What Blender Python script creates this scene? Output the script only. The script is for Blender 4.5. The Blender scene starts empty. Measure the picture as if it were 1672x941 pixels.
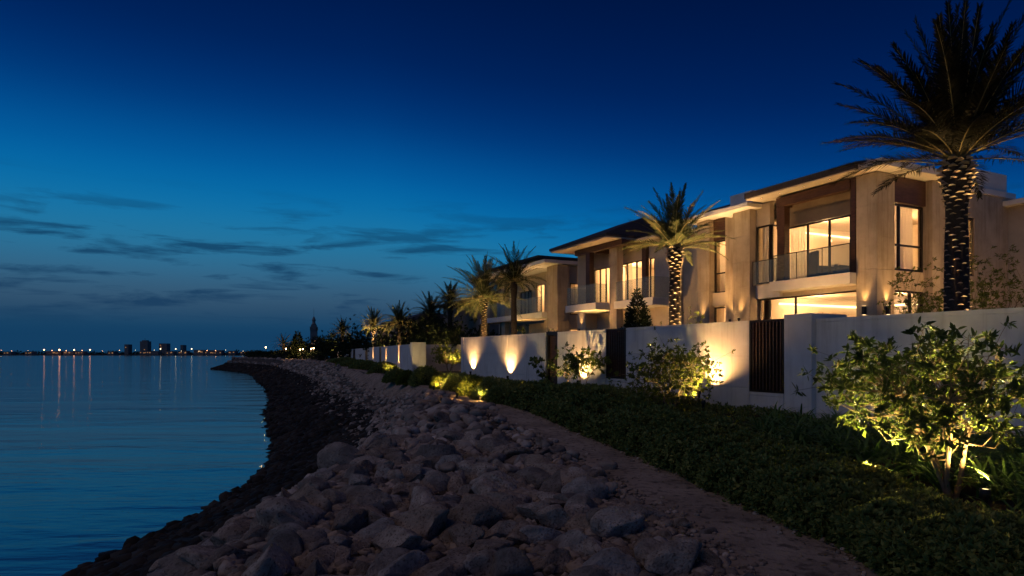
import bpy, bmesh, math, random
import numpy as np
from mathutils import Vector, Matrix, noise as mnoise
R = math.radians
E = 4.2            # eye height above the water
FX = 1057.0        # focal length in photograph pixels

# ------------------------------------------------------------------ camera, world, light
sc = bpy.context.scene
COL = sc.collection
cam_d = bpy.data.cameras.new('camera'); cam = bpy.data.objects.new('camera', cam_d); COL.objects.link(cam)
cam.location = (0, 0, E); cam.rotation_euler = (R(90), 0, 0)
cam_d.sensor_width = 36; cam_d.lens = FX / 1672 * 36; cam_d.shift_y = 107.5 / 1672
cam_d.clip_start = 0.1; cam_d.clip_end = 20000
sc.camera = cam
sc.view_settings.view_transform = 'Standard'; sc.view_settings.look = 'None'
sc.view_settings.exposure = 0; sc.view_settings.gamma = 1
sc.view_settings.use_curve_mapping = False
try:
    sc.cycles.use_denoising = True
    sc.cycles.denoiser = 'OPENIMAGEDENOISE'
    sc.cycles.sample_clamp_indirect = 4
    sc.cycles.max_bounces = 6; sc.cycles.transparent_max_bounces = 12
    sc.cycles.caustics_reflective = False; sc.cycles.caustics_refractive = False
    sc.cycles.use_light_tree = True
except Exception as e:
    print(e)

def lin(r, g, b):
    f = lambda c: (c / 255 / 12.92) if c / 255 <= 0.04045 else ((c / 255 + 0.055) / 1.055) ** 2.4
    return (f(r), f(g), f(b), 1)

W = bpy.data.worlds.new('World'); sc.world = W; W.use_nodes = True
nt = W.node_tree; N = nt.nodes; LK = nt.links; N.clear()
def wn(t, **k):
    n = N.new(t)
    for a, b in k.items(): setattr(n, a, b)
    return n
out = wn('ShaderNodeOutputWorld'); bg = wn('ShaderNodeBackground'); LK.new(bg.outputs[0], out.inputs[0])
tc = wn('ShaderNodeTexCoord'); sp = wn('ShaderNodeSeparateXYZ'); LK.new(tc.outputs['Generated'], sp.inputs[0])
# elevation, pushed up a little towards the right (away from the afterglow)
mr = wn('ShaderNodeMath', operation='MAXIMUM'); LK.new(sp.outputs[0], mr.inputs[0]); mr.inputs[1].default_value = -0.2
mm = wn('ShaderNodeMath', operation='MULTIPLY_ADD'); LK.new(mr.outputs[0], mm.inputs[0]); mm.inputs[1].default_value = 0.13
LK.new(sp.outputs[2], mm.inputs[2])
ramp = wn('ShaderNodeValToRGB'); LK.new(mm.outputs[0], ramp.inputs[0])
stops = [(0.0, lin(18, 60, 96)), (0.02, lin(24, 68, 102)), (0.05, lin(54, 82, 108)), (0.09, lin(50, 102, 136)), (0.135, lin(34, 118, 160)),
         (0.185, lin(8, 112, 170)), (0.24, lin(2, 90, 158)), (0.31, lin(0, 52, 118)), (0.39, lin(0, 32, 88)), (0.50, lin(0, 20, 64)), (1.0, lin(0, 15, 50))]
cr = ramp.color_ramp; cr.interpolation = 'B_SPLINE'
while len(cr.elements) < len(stops): cr.elements.new(0.5)
for e, (p, c) in zip(cr.elements, stops): e.position = p; e.color = c
# thin dark clouds
mp = wn('ShaderNodeMapping'); LK.new(tc.outputs['Generated'], mp.inputs[0]); mp.inputs['Scale'].default_value = (4.6, 4.6, 34); mp.inputs['Location'].default_value = (3.7, 1.2, 0.6)
nz = wn('ShaderNodeTexNoise'); LK.new(mp.outputs[0], nz.inputs[0]); nz.inputs['Scale'].default_value = 1.5; nz.inputs['Detail'].default_value = 7; nz.inputs['Roughness'].default_value = 0.58; nz.inputs['Distortion'].default_value = 0.35
cm = wn('ShaderNodeMapRange'); LK.new(nz.outputs[0], cm.inputs[0]); cm.inputs[1].default_value = 0.505; cm.inputs[2].default_value = 0.64; cm.inputs[4].default_value = 0.75
band = wn('ShaderNodeValToRGB'); LK.new(sp.outputs[2], band.inputs[0])
be = band.color_ramp; be.elements.new(0.5); be.elements.new(0.5)
for e, (p, v) in zip(be.elements, [(0.03, 0), (0.07, 0.9), (0.15, 1.0), (0.235, 0)]): e.position = p; e.color = (v, v, v, 1)
cmul = wn('ShaderNodeMath', operation='MULTIPLY'); LK.new(cm.outputs[0], cmul.inputs[0]); LK.new(band.outputs[0], cmul.inputs[1])
mix = wn('ShaderNodeMix', data_type='RGBA'); LK.new(cmul.outputs[0], mix.inputs[0]); LK.new(ramp.outputs[0], mix.inputs[6]); mix.inputs[7].default_value = lin(12, 52, 88)
LK.new(mix.outputs[2], bg.inputs[0]); bg.inputs[1].default_value = 1.0

sun_d = bpy.data.lights.new('afterglow', 'SUN'); sun = bpy.data.objects.new('afterglow', sun_d); COL.objects.link(sun)
sun_d.energy = 0.26; sun_d.angle = R(50); sun_d.color = (1.0, 0.77, 0.68)
sun.rotation_euler = Vector((-0.50, -0.28, 0.82)).to_track_quat('Z', 'Y').to_euler()

# ------------------------------------------------------------------ helpers
def tag(o, label=None, cat=None, group=None, kind=None):
    if label: o['label'] = label
    if cat: o['category'] = cat
    if group: o['group'] = group
    o['kind'] = kind if kind else ('thing' if cat else o.get('kind', 'thing'))
    return o

class Frame:
    """a turned ground frame: x inland, y along the shore away from the camera"""
    def __init__(s, ox, oy, deg):
        s.ox, s.oy, s.a = ox, oy, R(deg); s.c, s.s = math.cos(s.a), math.sin(s.a)
    def __call__(s, x, y): return (s.ox + s.c * x - s.s * y, s.oy + s.s * x + s.c * y)
    def ynear(s, px, k=0.0):
        r = (px - 836) / FX
        return (r * (s.oy + k * s.s) - s.ox - k * s.c) / (-s.s - r * s.c)
ID = Frame(0, 0, 0)
MROOT = {}

def root(name, x, y, z, deg, label, cat, group=None):
    o = bpy.data.objects.new(name, None); COL.objects.link(o); o.empty_display_size = 0.3
    o.location = (x, y, z); o.rotation_euler = (0, 0, R(deg))
    MROOT[o.name] = Matrix.Translation((x, y, z)) @ Matrix.Rotation(R(deg), 4, 'Z')
    return tag(o, label, cat, group)

class MB:
    def __init__(s, fr=ID): s.fr = fr; s.V = []; s.F = []; s.n = 0
    def add(s, V, faces, mi=0):
        """V (n,3) world coordinates, faces = list of index arrays, each (m,k)"""
        V = np.asarray(V, float).reshape(-1, 3); s.V.append(V)
        for f in faces:
            f = np.asarray(f, int); s.F.append((f + s.n, mi))
        s.n += len(V)
    def loc(s, P):
        P = np.asarray(P, float); f = s.fr
        return np.stack([f.ox + f.c * P[:, 0] - f.s * P[:, 1], f.oy + f.s * P[:, 0] + f.c * P[:, 1], P[:, 2]], 1)
    def box(s, x0, x1, y0, y1, z0, z1, mi=0, bev=0.0):
        if bev:
            return s.bevbox(x0, x1, y0, y1, z0, z1, mi, bev)
        P = [(x, y, z) for z in (z0, z1) for y in (y0, y1) for x in (x0, x1)]
        s.add(s.loc(P), [[(0, 2, 3, 1), (4, 5, 7, 6), (0, 1, 5, 4), (2, 6, 7, 3), (0, 4, 6, 2), (1, 3, 7, 5)]], mi)
        return s
    def bevbox(s, x0, x1, y0, y1, z0, z1, mi, b):
        bm = bmesh.new(); bmesh.ops.create_cube(bm, size=1)
        for v in bm.verts:
            v.co = ((x0 + x1) / 2 + v.co.x * (x1 - x0), (y0 + y1) / 2 + v.co.y * (y1 - y0), (z0 + z1) / 2 + v.co.z * (z1 - z0))
        bmesh.ops.bevel(bm, geom=bm.edges[:], offset=b, segments=2, affect='EDGES', profile=0.5)
        bm.verts.index_update(); V = [v.co[:] for v in bm.verts]
        d = {}
        for f in bm.faces: d.setdefault(len(f.verts), []).append([v.index for v in f.verts])
        s.add(s.loc(V), list(d.values()), mi); bm.free(); return s
    def hexa(s, P, mi=0):
        """eight local corners ordered like box"""
        s.add(s.loc(P), [[(0, 2, 3, 1), (4, 5, 7, 6), (0, 1, 5, 4), (2, 6, 7, 3), (0, 4, 6, 2), (1, 3, 7, 5)]], mi); return s
    def tube(s, pts, rad, n=8, mi=0, cap=True):
        pts = np.asarray(pts, float); k = len(pts)
        rad = np.broadcast_to(np.asarray(rad, float), (k,))
        T = np.gradient(pts, axis=0); T /= np.linalg.norm(T, axis=1)[:, None] + 1e-9
        up = np.array([0.31, 0.17, 0.93]); A = np.cross(T, up); bad = np.linalg.norm(A, axis=1) < 0.15
        A[bad] = np.cross(T[bad], [1, 0.1, 0]); 
        A /= np.linalg.norm(A, axis=1)[:, None]
        for i in range(1, k):
            if np.dot(A[i], A[i - 1]) < 0: A[i] *= -1
        B = np.cross(T, A)
        an = np.arange(n) * 2 * math.pi / n
        V = pts[:, None] + rad[:, None, None] * (np.cos(an)[None, :, None] * A[:, None] + np.sin(an)[None, :, None] * B[:, None])
        i = np.arange(k - 1)[:, None] * n; j = np.arange(n)[None]; j2 = (j + 1) % n
        Q = np.stack([i + j, i + j2, i + n + j2, i + n + j], -1).reshape(-1, 4)
        F = [Q]
        if cap: F += [[list(range(n))[::-1]], [list(range((k - 1) * n, k * n))]]
        s.add(V.reshape(-1, 3), F, mi); return s
    def lathe(s, x, y, prof, n=12, mi=0):
        """prof = [(r, z)...] world position x, y"""
        prof = np.asarray(prof, float); k = len(prof); an = np.arange(n) * 2 * math.pi / n
        V = np.stack([x + prof[:, :1] * np.cos(an), y + prof[:, :1] * np.sin(an), np.repeat(prof[:, 1:], n, 1)], -1)
        i = np.arange(k - 1)[:, None] * n; j = np.arange(n)[None]; j2 = (j + 1) % n
        Q = np.stack([i + j, i + j2, i + n + j2, i + n + j], -1).reshape(-1, 4)
        s.add(V.reshape(-1, 3), [Q, [list(range(n))[::-1]], [list(range((k - 1) * n, k * n))]], mi); return s
    def build(s, name, mats, parent=None, smooth=False, loc=None):
        V = np.concatenate(s.V) if s.V else np.zeros((0, 3))
        p = parent
        while p is not None and p.parent is not None: p = p.parent
        if p is not None and p.name in MROOT:
            Mi = np.array(MROOT[p.name].inverted()); V = V @ Mi[:3, :3].T + Mi[:3, 3]
        elif p is not None: V = V - np.array(p.location)
        elif loc is not None: V = V - np.array(loc)
        me = bpy.data.meshes.new(name)
        me.vertices.add(len(V)); me.vertices.foreach_set('co', V.astype(np.float32).ravel())
        tot = np.concatenate([np.full(len(f), f.shape[1]) for f, _ in s.F])
        idx = np.concatenate([f.ravel() for f, _ in s.F]); mi = np.concatenate([np.full(len(f), m) for f, m in s.F])
        me.loops.add(len(idx)); me.loops.foreach_set('vertex_index', idx.astype(np.int32))
        me.polygons.add(len(tot)); st = np.concatenate([[0], np.cumsum(tot)[:-1]])
        me.polygons.foreach_set('loop_start', st.astype(np.int32))
        me.polygons.foreach_set('material_index', mi.astype(np.int32))
        me.polygons.foreach_set('use_smooth', np.full(len(tot), bool(smooth)))
        me.update(calc_edges=True)
        for m in (mats if isinstance(mats, (list, tuple)) else [mats]): me.materials.append(m)
        o = bpy.data.objects.new(name, me); COL.objects.link(o)
        if parent is not None: o.parent = parent
        elif loc is not None: o.location = loc
        return o

def copy_tree(o, loc, rz, scale=1.0, label=None):
    r = o.copy(); COL.objects.link(r); r.location = loc; r.rotation_euler = (0, 0, rz); r.scale = (scale,) * 3
    if label: r['label'] = label
    for c in list(o.children):
        d = c.copy(); COL.objects.link(d); d.parent = r
        for g in list(c.children):
            h = g.copy(); COL.objects.link(h); h.parent = d
    return r

# ------------------------------------------------------------------ materials
def M(name):
    m = bpy.data.materials.new(name); m.use_nodes = True; m.node_tree.nodes.clear(); return m
def nd(m, t, ins=None, **k):
    n = m.node_tree.nodes.new(t)
    for a, b in k.items(): setattr(n, a, b)
    for a, b in (ins or {}).items():
        if hasattr(b, 'node') or isinstance(b, bpy.types.NodeSocket): m.node_tree.links.new(b, n.inputs[a])
        else: n.inputs[a].default_value = b
    return n
def surf(name, c1, c2=None, scale=3, rough=0.8, bump=0.0, bscale=20, metal=0, detail=6, stretch=(1, 1, 1), c3=None, spec=0.3, lohi=(0.35, 0.65), coord='Object', bdist=0.02, rnd=False):
    m = M(name); tcn = nd(m, 'ShaderNodeTexCoord')
    mp_ = nd(m, 'ShaderNodeMapping', {0: tcn.outputs[coord], 'Scale': stretch})
    n1 = nd(m, 'ShaderNodeTexNoise', {0: mp_.outputs[0], 'Scale': scale, 'Detail': detail, 'Roughness': 0.6})
    rp = nd(m, 'ShaderNodeValToRGB', {0: n1.outputs[0]}); e = rp.color_ramp.elements
    e[0].position, e[1].position = lohi; e[0].color = (*c1, 1); e[1].color = (*(c2 or c1), 1)
    col = rp.outputs[0]
    if c3:
        n3 = nd(m, 'ShaderNodeTexNoise', {0: mp_.outputs[0], 'Scale': scale * 6.3, 'Detail': 4})
        r3 = nd(m, 'ShaderNodeMapRange', {0: n3.outputs[0], 1: 0.52, 2: 0.68})
        mx = nd(m, 'ShaderNodeMix', {0: r3.outputs[0], 6: col, 7: (*c3, 1)}, data_type='RGBA'); col = mx.outputs[2]
    if rnd:
        oi = nd(m, 'ShaderNodeObjectInfo'); gi = nd(m, 'ShaderNodeNewGeometry')
        sm = nd(m, 'ShaderNodeMath', {0: oi.outputs['Random'], 1: gi.outputs['Random Per Island']}, operation='ADD'); fr = nd(m, 'ShaderNodeMath', {0: sm.outputs[0]}, operation='FRACT')
        rr = nd(m, 'ShaderNodeValToRGB', {0: fr.outputs[0]}); ee = rr.color_ramp.elements; ee[0].color = (0.55, 0.53, 0.52, 1); ee[1].color = (1.25, 1.2, 1.16, 1); x5 = ee.new(0.5); x5.color = (0.95, 0.84, 0.74, 1)
        mu = nd(m, 'ShaderNodeMix', {0: 1.0, 6: col, 7: rr.outputs[0]}, data_type='RGBA', blend_type='MULTIPLY'); col = mu.outputs[2]
    p = nd(m, 'ShaderNodeBsdfPrincipled', {'Base Color': col, 'Roughness': rough, 'Metallic': metal, 'Specular IOR Level': spec})
    if bump:
        nb = nd(m, 'ShaderNodeTexNoise', {0: mp_.outputs[0], 'Scale': bscale, 'Detail': 8, 'Roughness': 0.65})
        b = nd(m, 'ShaderNodeBump', {'Strength': bump, 'Distance': bdist, 'Height': nb.outputs[0]})
        m.node_tree.links.new(b.outputs[0], p.inputs['Normal'])
    o = nd(m, 'ShaderNodeOutputMaterial', {0: p.outputs[0]})
    return m
def emis(name, col, st):
    m = M(name); e = nd(m, 'ShaderNodeEmission', {0: (*col, 1), 1: st}); nd(m, 'ShaderNodeOutputMaterial', {0: e.outputs[0]}); return m
def leafmat(name, c1, c2, trans=0.35, rough=0.45, c3=None):
    m = M(name); g = nd(m, 'ShaderNodeNewGeometry')
    rp = nd(m, 'ShaderNodeValToRGB', {0: g.outputs['Random Per Island']}); e = rp.color_ramp.elements
    e[0].color = (*c1, 1); e[1].color = (*c2, 1)
    if c3:
        x = rp.color_ramp.elements.new(0.9); x.color = (*c2, 1); rp.color_ramp.elements[-1].color = (*c3, 1)
    p = nd(m, 'ShaderNodeBsdfPrincipled', {'Base Color': rp.outputs[0], 'Roughness': rough, 'Specular IOR Level': 0.14})
    t = nd(m, 'ShaderNodeBsdfTranslucent', {0: rp.outputs[0]})
    x = nd(m, 'ShaderNodeMixShader', {0: trans, 1: p.outputs[0], 2: t.outputs[0]})
    nd(m, 'ShaderNodeOutputMaterial', {0: x.outputs[0]}); return m

MT = {}
def concrete(name, c1, c2, stain):
    m = M(name); tcn = nd(m, 'ShaderNodeTexCoord'); g = nd(m, 'ShaderNodeNewGeometry')
    n1 = nd(m, 'ShaderNodeTexNoise', {0: g.outputs['Position'], 'Scale': 1.3, 'Detail': 8, 'Roughness': 0.62})
    rp = nd(m, 'ShaderNodeValToRGB', {0: n1.outputs[0]}); e = rp.color_ramp.elements
    e[0].position, e[1].position = 0.34, 0.66; e[0].color = (*c1, 1); e[1].color = (*c2, 1)
    mp_ = nd(m, 'ShaderNodeMapping', {0: g.outputs['Position'], 'Scale': (3.2, 3.2, 0.22)})
    n2 = nd(m, 'ShaderNodeTexNoise', {0: mp_.outputs[0], 'Scale': 1.7, 'Detail': 6, 'Roughness': 0.7})
    r2 = nd(m, 'ShaderNodeMapRange', {0: n2.outputs[0], 1: 0.50, 2: 0.76, 4: 0.75})
    mx = nd(m, 'ShaderNodeMix', {0: r2.outputs[0], 6: rp.outputs[0], 7: (*stain, 1)}, data_type='RGBA')
    nb = nd(m, 'ShaderNodeTexNoise', {0: g.outputs['Position'], 'Scale': 34, 'Detail': 8, 'Roughness': 0.7})
    v = nd(m, 'ShaderNodeTexVoronoi', {0: g.outputs['Position'], 'Scale': 19}); 
    vr = nd(m, 'ShaderNodeMapRange', {0: v.outputs[0], 1: 0.0, 2: 0.12})
    ad = nd(m, 'ShaderNodeMath', {0: nb.outputs[0], 1: vr.outputs[0]}, operation='MULTIPLY')
    b = nd(m, 'ShaderNodeBump', {'Strength': 0.35, 'Distance': 0.012, 'Height': ad.outputs[0]})
    p = nd(m, 'ShaderNodeBsdfPrincipled', {'Base Color': mx.outputs[2], 'Roughness': 0.85, 'Specular IOR Level': 0.25, 'Normal': b.outputs[0]})
    nd(m, 'ShaderNodeOutputMaterial', {0: p.outputs[0]}); return m
MT['wall'] = concrete('white_render', (0.60, 0.565, 0.53), (0.72, 0.69, 0.66), (0.42, 0.38, 0.34))
MT['stone'] = concrete('limestone_panel', (0.40, 0.325, 0.235), (0.55, 0.46, 0.345), (0.22, 0.155, 0.095))
MT['render'] = surf('cream_render', (0.50, 0.42, 0.325), (0.60, 0.51, 0.40), 1.2, 0.85, 0.15, 30)
MT['white'] = surf('white_fascia', (0.66, 0.62, 0.57), (0.74, 0.70, 0.65), 2, 0.7, 0.1, 30)
MT['taupe'] = surf('taupe_panel', (0.22, 0.165, 0.13), (0.27, 0.21, 0.165), 2, 0.7)
MT['brown'] = surf('brown_timber', (0.055, 0.028, 0.017), (0.095, 0.048, 0.028), 3, 0.45, 0.15, 30, stretch=(1, 1, 8))
MT['bronze'] = surf('dark_bronze', (0.022, 0.017, 0.014), (0.035, 0.028, 0.022), 3, 0.4, metal=0.3)
MT['black'] = surf('black_metal', (0.02, 0.02, 0.02), (0.03, 0.03, 0.03), 3, 0.45)
MT['tile'] = surf('dark_roof_tile', (0.035, 0.026, 0.024), (0.065, 0.05, 0.045), 6, 0.7, 0.5, 14, stretch=(1, 6, 1))
MT['soffit'] = surf('soffit_board', (0.55, 0.48, 0.40), (0.60, 0.53, 0.45), 2, 0.8)
MT['room'] = surf('room_plaster', (0.72, 0.62, 0.49), (0.76, 0.66, 0.53), 1, 0.9)
MT['roomdark'] = surf('room_timber', (0.22, 0.13, 0.07), (0.30, 0.19, 0.11), 2, 0.6)
MT['roomfloor'] = surf('room_floor', (0.30, 0.22, 0.15), (0.36, 0.27, 0.19), 2, 0.35)
MT['fabric'] = surf('blue_grey_fabric', (0.06, 0.075, 0.10), (0.09, 0.105, 0.13), 14, 0.9)
MT['cove'] = emis('cove_light', (1.0, 0.66, 0.32), 5.0)
MT['lens'] = emis('lamp_lens', (1.0, 0.66, 0.32), 5.0)
MT['bulb'] = emis('lamp_bulb', (1.0, 0.60, 0.25), 22.0)
MT['winlit'] = emis('lit_window', (1.0, 0.52, 0.18), 0.75)
MT['sodium'] = emis('far_lamp_orange', (1.0, 0.42, 0.18), 11.0)
MT['cool'] = emis('far_lamp_pale', (1.0, 0.78, 0.48), 4.5)
MT['farwin'] = emis('far_window', (1.0, 0.48, 0.20), 0.4)
m = M('window_glass'); gg_ = nd(m, 'ShaderNodeNewGeometry'); f0_ = nd(m, 'ShaderNodeFresnel', {0: 1.5}); fi_ = nd(m, 'ShaderNodeMath', {0: 1.0, 1: gg_.outputs['Backfacing']}, operation='SUBTRACT'); fr_ = nd(m, 'ShaderNodeMath', {0: f0_.outputs[0], 1: fi_.outputs[0]}, operation='MULTIPLY'); t_ = nd(m, 'ShaderNodeBsdfTransparent', {0: (0.93, 0.93, 0.92, 1)})
g_ = nd(m, 'ShaderNodeBsdfGlossy', {0: (1, 1, 1, 1), 'Roughness': 0.02}); x_ = nd(m, 'ShaderNodeMixShader', {0: fr_.outputs[0], 1: t_.outputs[0], 2: g_.outputs[0]})
nd(m, 'ShaderNodeOutputMaterial', {0: x_.outputs[0]}); MT['glass'] = m
m = M('rail_glass'); gg_ = nd(m, 'ShaderNodeNewGeometry'); f0_ = nd(m, 'ShaderNodeFresnel', {0: 1.45}); fi_ = nd(m, 'ShaderNodeMath', {0: 1.0, 1: gg_.outputs['Backfacing']}, operation='SUBTRACT'); fr_ = nd(m, 'ShaderNodeMath', {0: f0_.outputs[0], 1: fi_.outputs[0]}, operation='MULTIPLY'); t_ = nd(m, 'ShaderNodeBsdfTransparent', {0: (0.82, 0.86, 0.86, 1)})
g_ = nd(m, 'ShaderNodeBsdfGlossy', {0: (1, 1, 1, 1), 'Roughness': 0.03}); x_ = nd(m, 'ShaderNodeMixShader', {0: fr_.outputs[0], 1: t_.outputs[0], 2: g_.outputs[0]})
d_ = nd(m, 'ShaderNodeBsdfDiffuse', {0: (0.6, 0.65, 0.68, 1)}); y_ = nd(m, 'ShaderNodeMixShader', {0: 0.07, 1: x_.outputs[0], 2: d_.outputs[0]})
nd(m, 'ShaderNodeOutputMaterial', {0: y_.outputs[0]}); MT['rail'] = m
m = M('sheer_curtain'); a_ = nd(m, 'ShaderNodeBsdfDiffuse', {0: (0.75, 0.68, 0.58, 1)}); b_ = nd(m, 'ShaderNodeBsdfTranslucent', {0: (0.85, 0.78, 0.66, 1)}); c_ = nd(m, 'ShaderNodeBsdfTransparent')
x_ = nd(m, 'ShaderNodeMixShader', {0: 0.6, 1: a_.outputs[0], 2: b_.outputs[0]}); y_ = nd(m, 'ShaderNodeMixShader', {0: 0.2, 1: x_.outputs[0], 2: c_.outputs[0]})
nd(m, 'ShaderNodeOutputMaterial', {0: y_.outputs[0]}); MT['curtain'] = m
MT['rock'] = surf('limestone_boulder', (0.25, 0.205, 0.175), (0.48, 0.41, 0.355), 2.2, 0.85, 0.9, 9, c3=(0.14, 0.105, 0.085), bdist=0.05, spec=0.25, rnd=True)
MT['rockb'] = surf('grey_boulder', (0.22, 0.20, 0.19), (0.42, 0.385, 0.36), 2.0, 0.85, 0.9, 10, c3=(0.16, 0.14, 0.13), bdist=0.05, spec=0.25, rnd=True)
MT['slope'] = surf('slope_stone', (0.26, 0.225, 0.20), (0.50, 0.44, 0.40), 0.9, 0.85, 0.9, 7, c3=(0.12, 0.095, 0.08), bdist=0.05, rnd=True)
MT['wet'] = surf('wet_stone', (0.012, 0.0115, 0.011), (0.055, 0.05, 0.046), 0.8, 0.8, 0.6, 12, spec=0.12, rnd=True)
MT['earth'] = surf('dark_earth', (0.05, 0.037, 0.027), (0.10, 0.075, 0.055), 1.5, 0.95, 0.8, 12, bdist=0.05)
MT['path'] = surf('sandy_path', (0.24, 0.18, 0.135), (0.40, 0.31, 0.24), 1.4, 0.95, 1.0, 14, c3=(0.12, 0.09, 0.07), bdist=0.03)
MT['trunk'] = surf('palm_trunk', (0.03, 0.022, 0.016), (0.07, 0.05, 0.035), 9, 0.9, 0.8, 26)
MT['boot'] = surf('palm_leaf_base', (0.46, 0.33, 0.22), (0.60, 0.46, 0.32), 6, 0.8)
MT['bark'] = surf('tan_bark', (0.17, 0.12, 0.07), (0.28, 0.20, 0.12), 8, 0.8, 0.5, 30)
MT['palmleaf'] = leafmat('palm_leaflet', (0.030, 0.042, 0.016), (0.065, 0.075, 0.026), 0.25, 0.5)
MT['palmlit'] = leafmat('palm_leaflet_lit', (0.06, 0.075, 0.025), (0.12, 0.125, 0.045), 0.3, 0.5)  # leaf copy for the uplit palms, lamp light put into its colour
MT['palmshade'] = leafmat('palm_leaflet_shaded', (0.014, 0.014, 0.008), (0.034, 0.030, 0.015), 0.2, 0.55)  # leaf copy for the near crown, shade put into its colour over the uplights
MT['rachis'] = surf('palm_rachis', (0.22, 0.17, 0.07), (0.30, 0.23, 0.10), 5, 0.6)
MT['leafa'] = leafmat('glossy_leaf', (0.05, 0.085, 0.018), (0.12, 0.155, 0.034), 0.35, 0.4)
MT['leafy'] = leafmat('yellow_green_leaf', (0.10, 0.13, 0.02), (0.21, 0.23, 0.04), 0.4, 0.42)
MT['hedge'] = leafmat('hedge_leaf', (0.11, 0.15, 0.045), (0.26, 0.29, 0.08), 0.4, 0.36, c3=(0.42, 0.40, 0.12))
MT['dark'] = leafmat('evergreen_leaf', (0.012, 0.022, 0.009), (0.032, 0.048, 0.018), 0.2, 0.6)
MT['strap'] = leafmat('strap_leaf', (0.06, 0.12, 0.035), (0.13, 0.22, 0.06), 0.35, 0.35)
MT['twig'] = surf('twigs', (0.02, 0.018, 0.010), (0.04, 0.035, 0.018), 9, 0.95)  # dark tree trunks; also the near-black cores standing in for shade inside hedges

# ------------------------------------------------------------------ terrain
def smooth_curve(kn, n=3000, w=0):
    d = np.array([k[0] for k in kn], float); x = np.array([k[1] for k in kn], float)
    # cubic hermite with finite-difference tangents, limited
    t = np.linspace(d[0], d[-1], n); m = np.gradient(x, d); i = np.clip(np.searchsorted(d, t) - 1, 0, len(d) - 2)
    h = d[i + 1] - d[i]; u = (t - d[i]) / h
    X = (2*u**3-3*u**2+1)*x[i] + (u**3-2*u**2+u)*h*m[i] + (-2*u**3+3*u**2)*x[i+1] + (u**3-u**2)*h*m[i+1]
    return t, X
SD, SX = smooth_curve([(-40, -8.6), (-15, -8.3), (0, -8.2), (12, -8.1), (18, -8.0), (23, -8.7), (31, -11.3), (40, -15.0), (62, -23), (100, -39), (139, -57), (165, -74),
                       (178, -82.5), (186, -83), (197, -77), (215, -60), (250, -25), (320, 40), (450, 160), (700, 380)], 6000)
def XW(d): return np.interp(d, SD, SX)
_sel = slice(None, None, 6); _CP = np.stack([SX[_sel], SD[_sel]], 1)
def qdist(x, y):
    x = np.asarray(x, float).ravel(); y = np.asarray(y, float).ravel(); out_ = np.empty(len(x))
    for i in range(0, len(x), 4000):
        P = np.stack([x[i:i+4000], y[i:i+4000]], 1)
        out_[i:i+4000] = np.sqrt(((P[:, None] - _CP[None]) ** 2).sum(-1).min(1))
    return np.where(x >= XW(y), out_, -out_)
PD, PX = smooth_curve([(-12, 3.6), (0, 3.1), (5.7, 2.6), (7.1, 2.45), (8.9, 2.15), (11.6, 1.62), (15.4, 0.70), (18.4, -0.2), (20, -0.95), (21.6, -1.75), (23.8, -2.8), (27, -4.2), (37, -8.1), (60, -15.6), (100, -28.9), (150, -50)], 3000)
def XP(d): return np.interp(d, PD, PX)
def PWH(d): return np.interp(d, [0, 16, 24, 150], [0.66, 0.64, 0.55, 0.55])

def base(d): return np.interp(d, [0, 8, 14.7, 20, 27, 32, 2000], [2.3, 2.3, 2.4, 2.66, 2.88, 3.0, 3.0])
def bed(x, y):
    u = np.clip((x - (XP(y) + PWH(y) + 1.6)) / 0.9, 0, 1); f = np.clip((26 - y) / 6, 0, 1)
    return 0.26 * u * u * (3 - 2 * u) * f
def H(x, y, q=None):
    x = np.asarray(x, float).ravel(); y = np.asarray(y, float).ravel()
    if q is None: q = qdist(x, y)
    b = base(y) + bed(x, y)
    p = np.where(q < 0, q * 0.35, np.where(q < 3.3, q / 3.3 * 1.15, np.where(q < 5.6, 1.15 + (q - 3.3) / 2.3 * (b - 1.15 + 0.05), b + 0.05 * np.clip(1 - (q - 5.6) / 1.5, 0, 1))))
    return np.maximum(p, -3)
def H1(x, y): return float(H([x], [y])[0])
rows = np.concatenate([np.arange(-25, 45, 0.8), np.arange(45, 130, 2.5), np.arange(130, 230, 3), np.arange(230, 660, 12)])
offs = np.concatenate([[-60, -30, -15, -8, -4, -2], np.arange(-1, 14, 0.5), np.arange(14, 30, 1.5), np.arange(30, 80, 5), np.arange(80, 700, 40)])
gx = XW(rows)[:, None] + offs[None]; gy = np.repeat(rows[:, None], len(offs), 1)
gz = H(gx, gy).reshape(gx.shape)
nR, nC = gx.shape; ii = (np.arange(nR - 1)[:, None] * nC + np.arange(nC - 1)[None]).ravel()
mb = MB(); mb.add(np.stack([gx, gy, gz], -1).reshape(-1, 3), [np.stack([ii, ii + 1, ii + nC + 1, ii + nC], 1)])
tag(mb.build('ground', MT['earth'], smooth=True), kind='structure')
# path ribbon
t = np.concatenate([np.arange(-8, 40, 0.35), np.arange(40, 150, 1.5)]); L_ = np.stack([np.linspace(-1, 1, 7)] * len(t))
rng = np.random.default_rng(5)
edge = 1 + 0.12 * np.interp(t, np.arange(-8, 150, 0.9), rng.uniform(-1, 1, len(np.arange(-8, 150, 0.9))))[:, None]
px_ = XP(t)[:, None] + L_ * (PWH(t)[:, None] + 0.12) * edge; py_ = np.repeat(t[:, None], 7, 1)
pz_ = H(px_, py_).reshape(px_.shape) + 0.03 - 0.035 * np.abs(L_) ** 4 - 0.012*(1-L_**2) + 0.004
ii = (np.arange(len(t) - 1)[:, None] * 7 + np.arange(6)[None]).ravel()
mb = MB(); mb.add(np.stack([px_, py_, pz_], -1).reshape(-1, 3), [np.stack([ii, ii + 1, ii + 8, ii + 7], 1)])
tag(mb.build('path', MT['path'], smooth=True), kind='structure')

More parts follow.
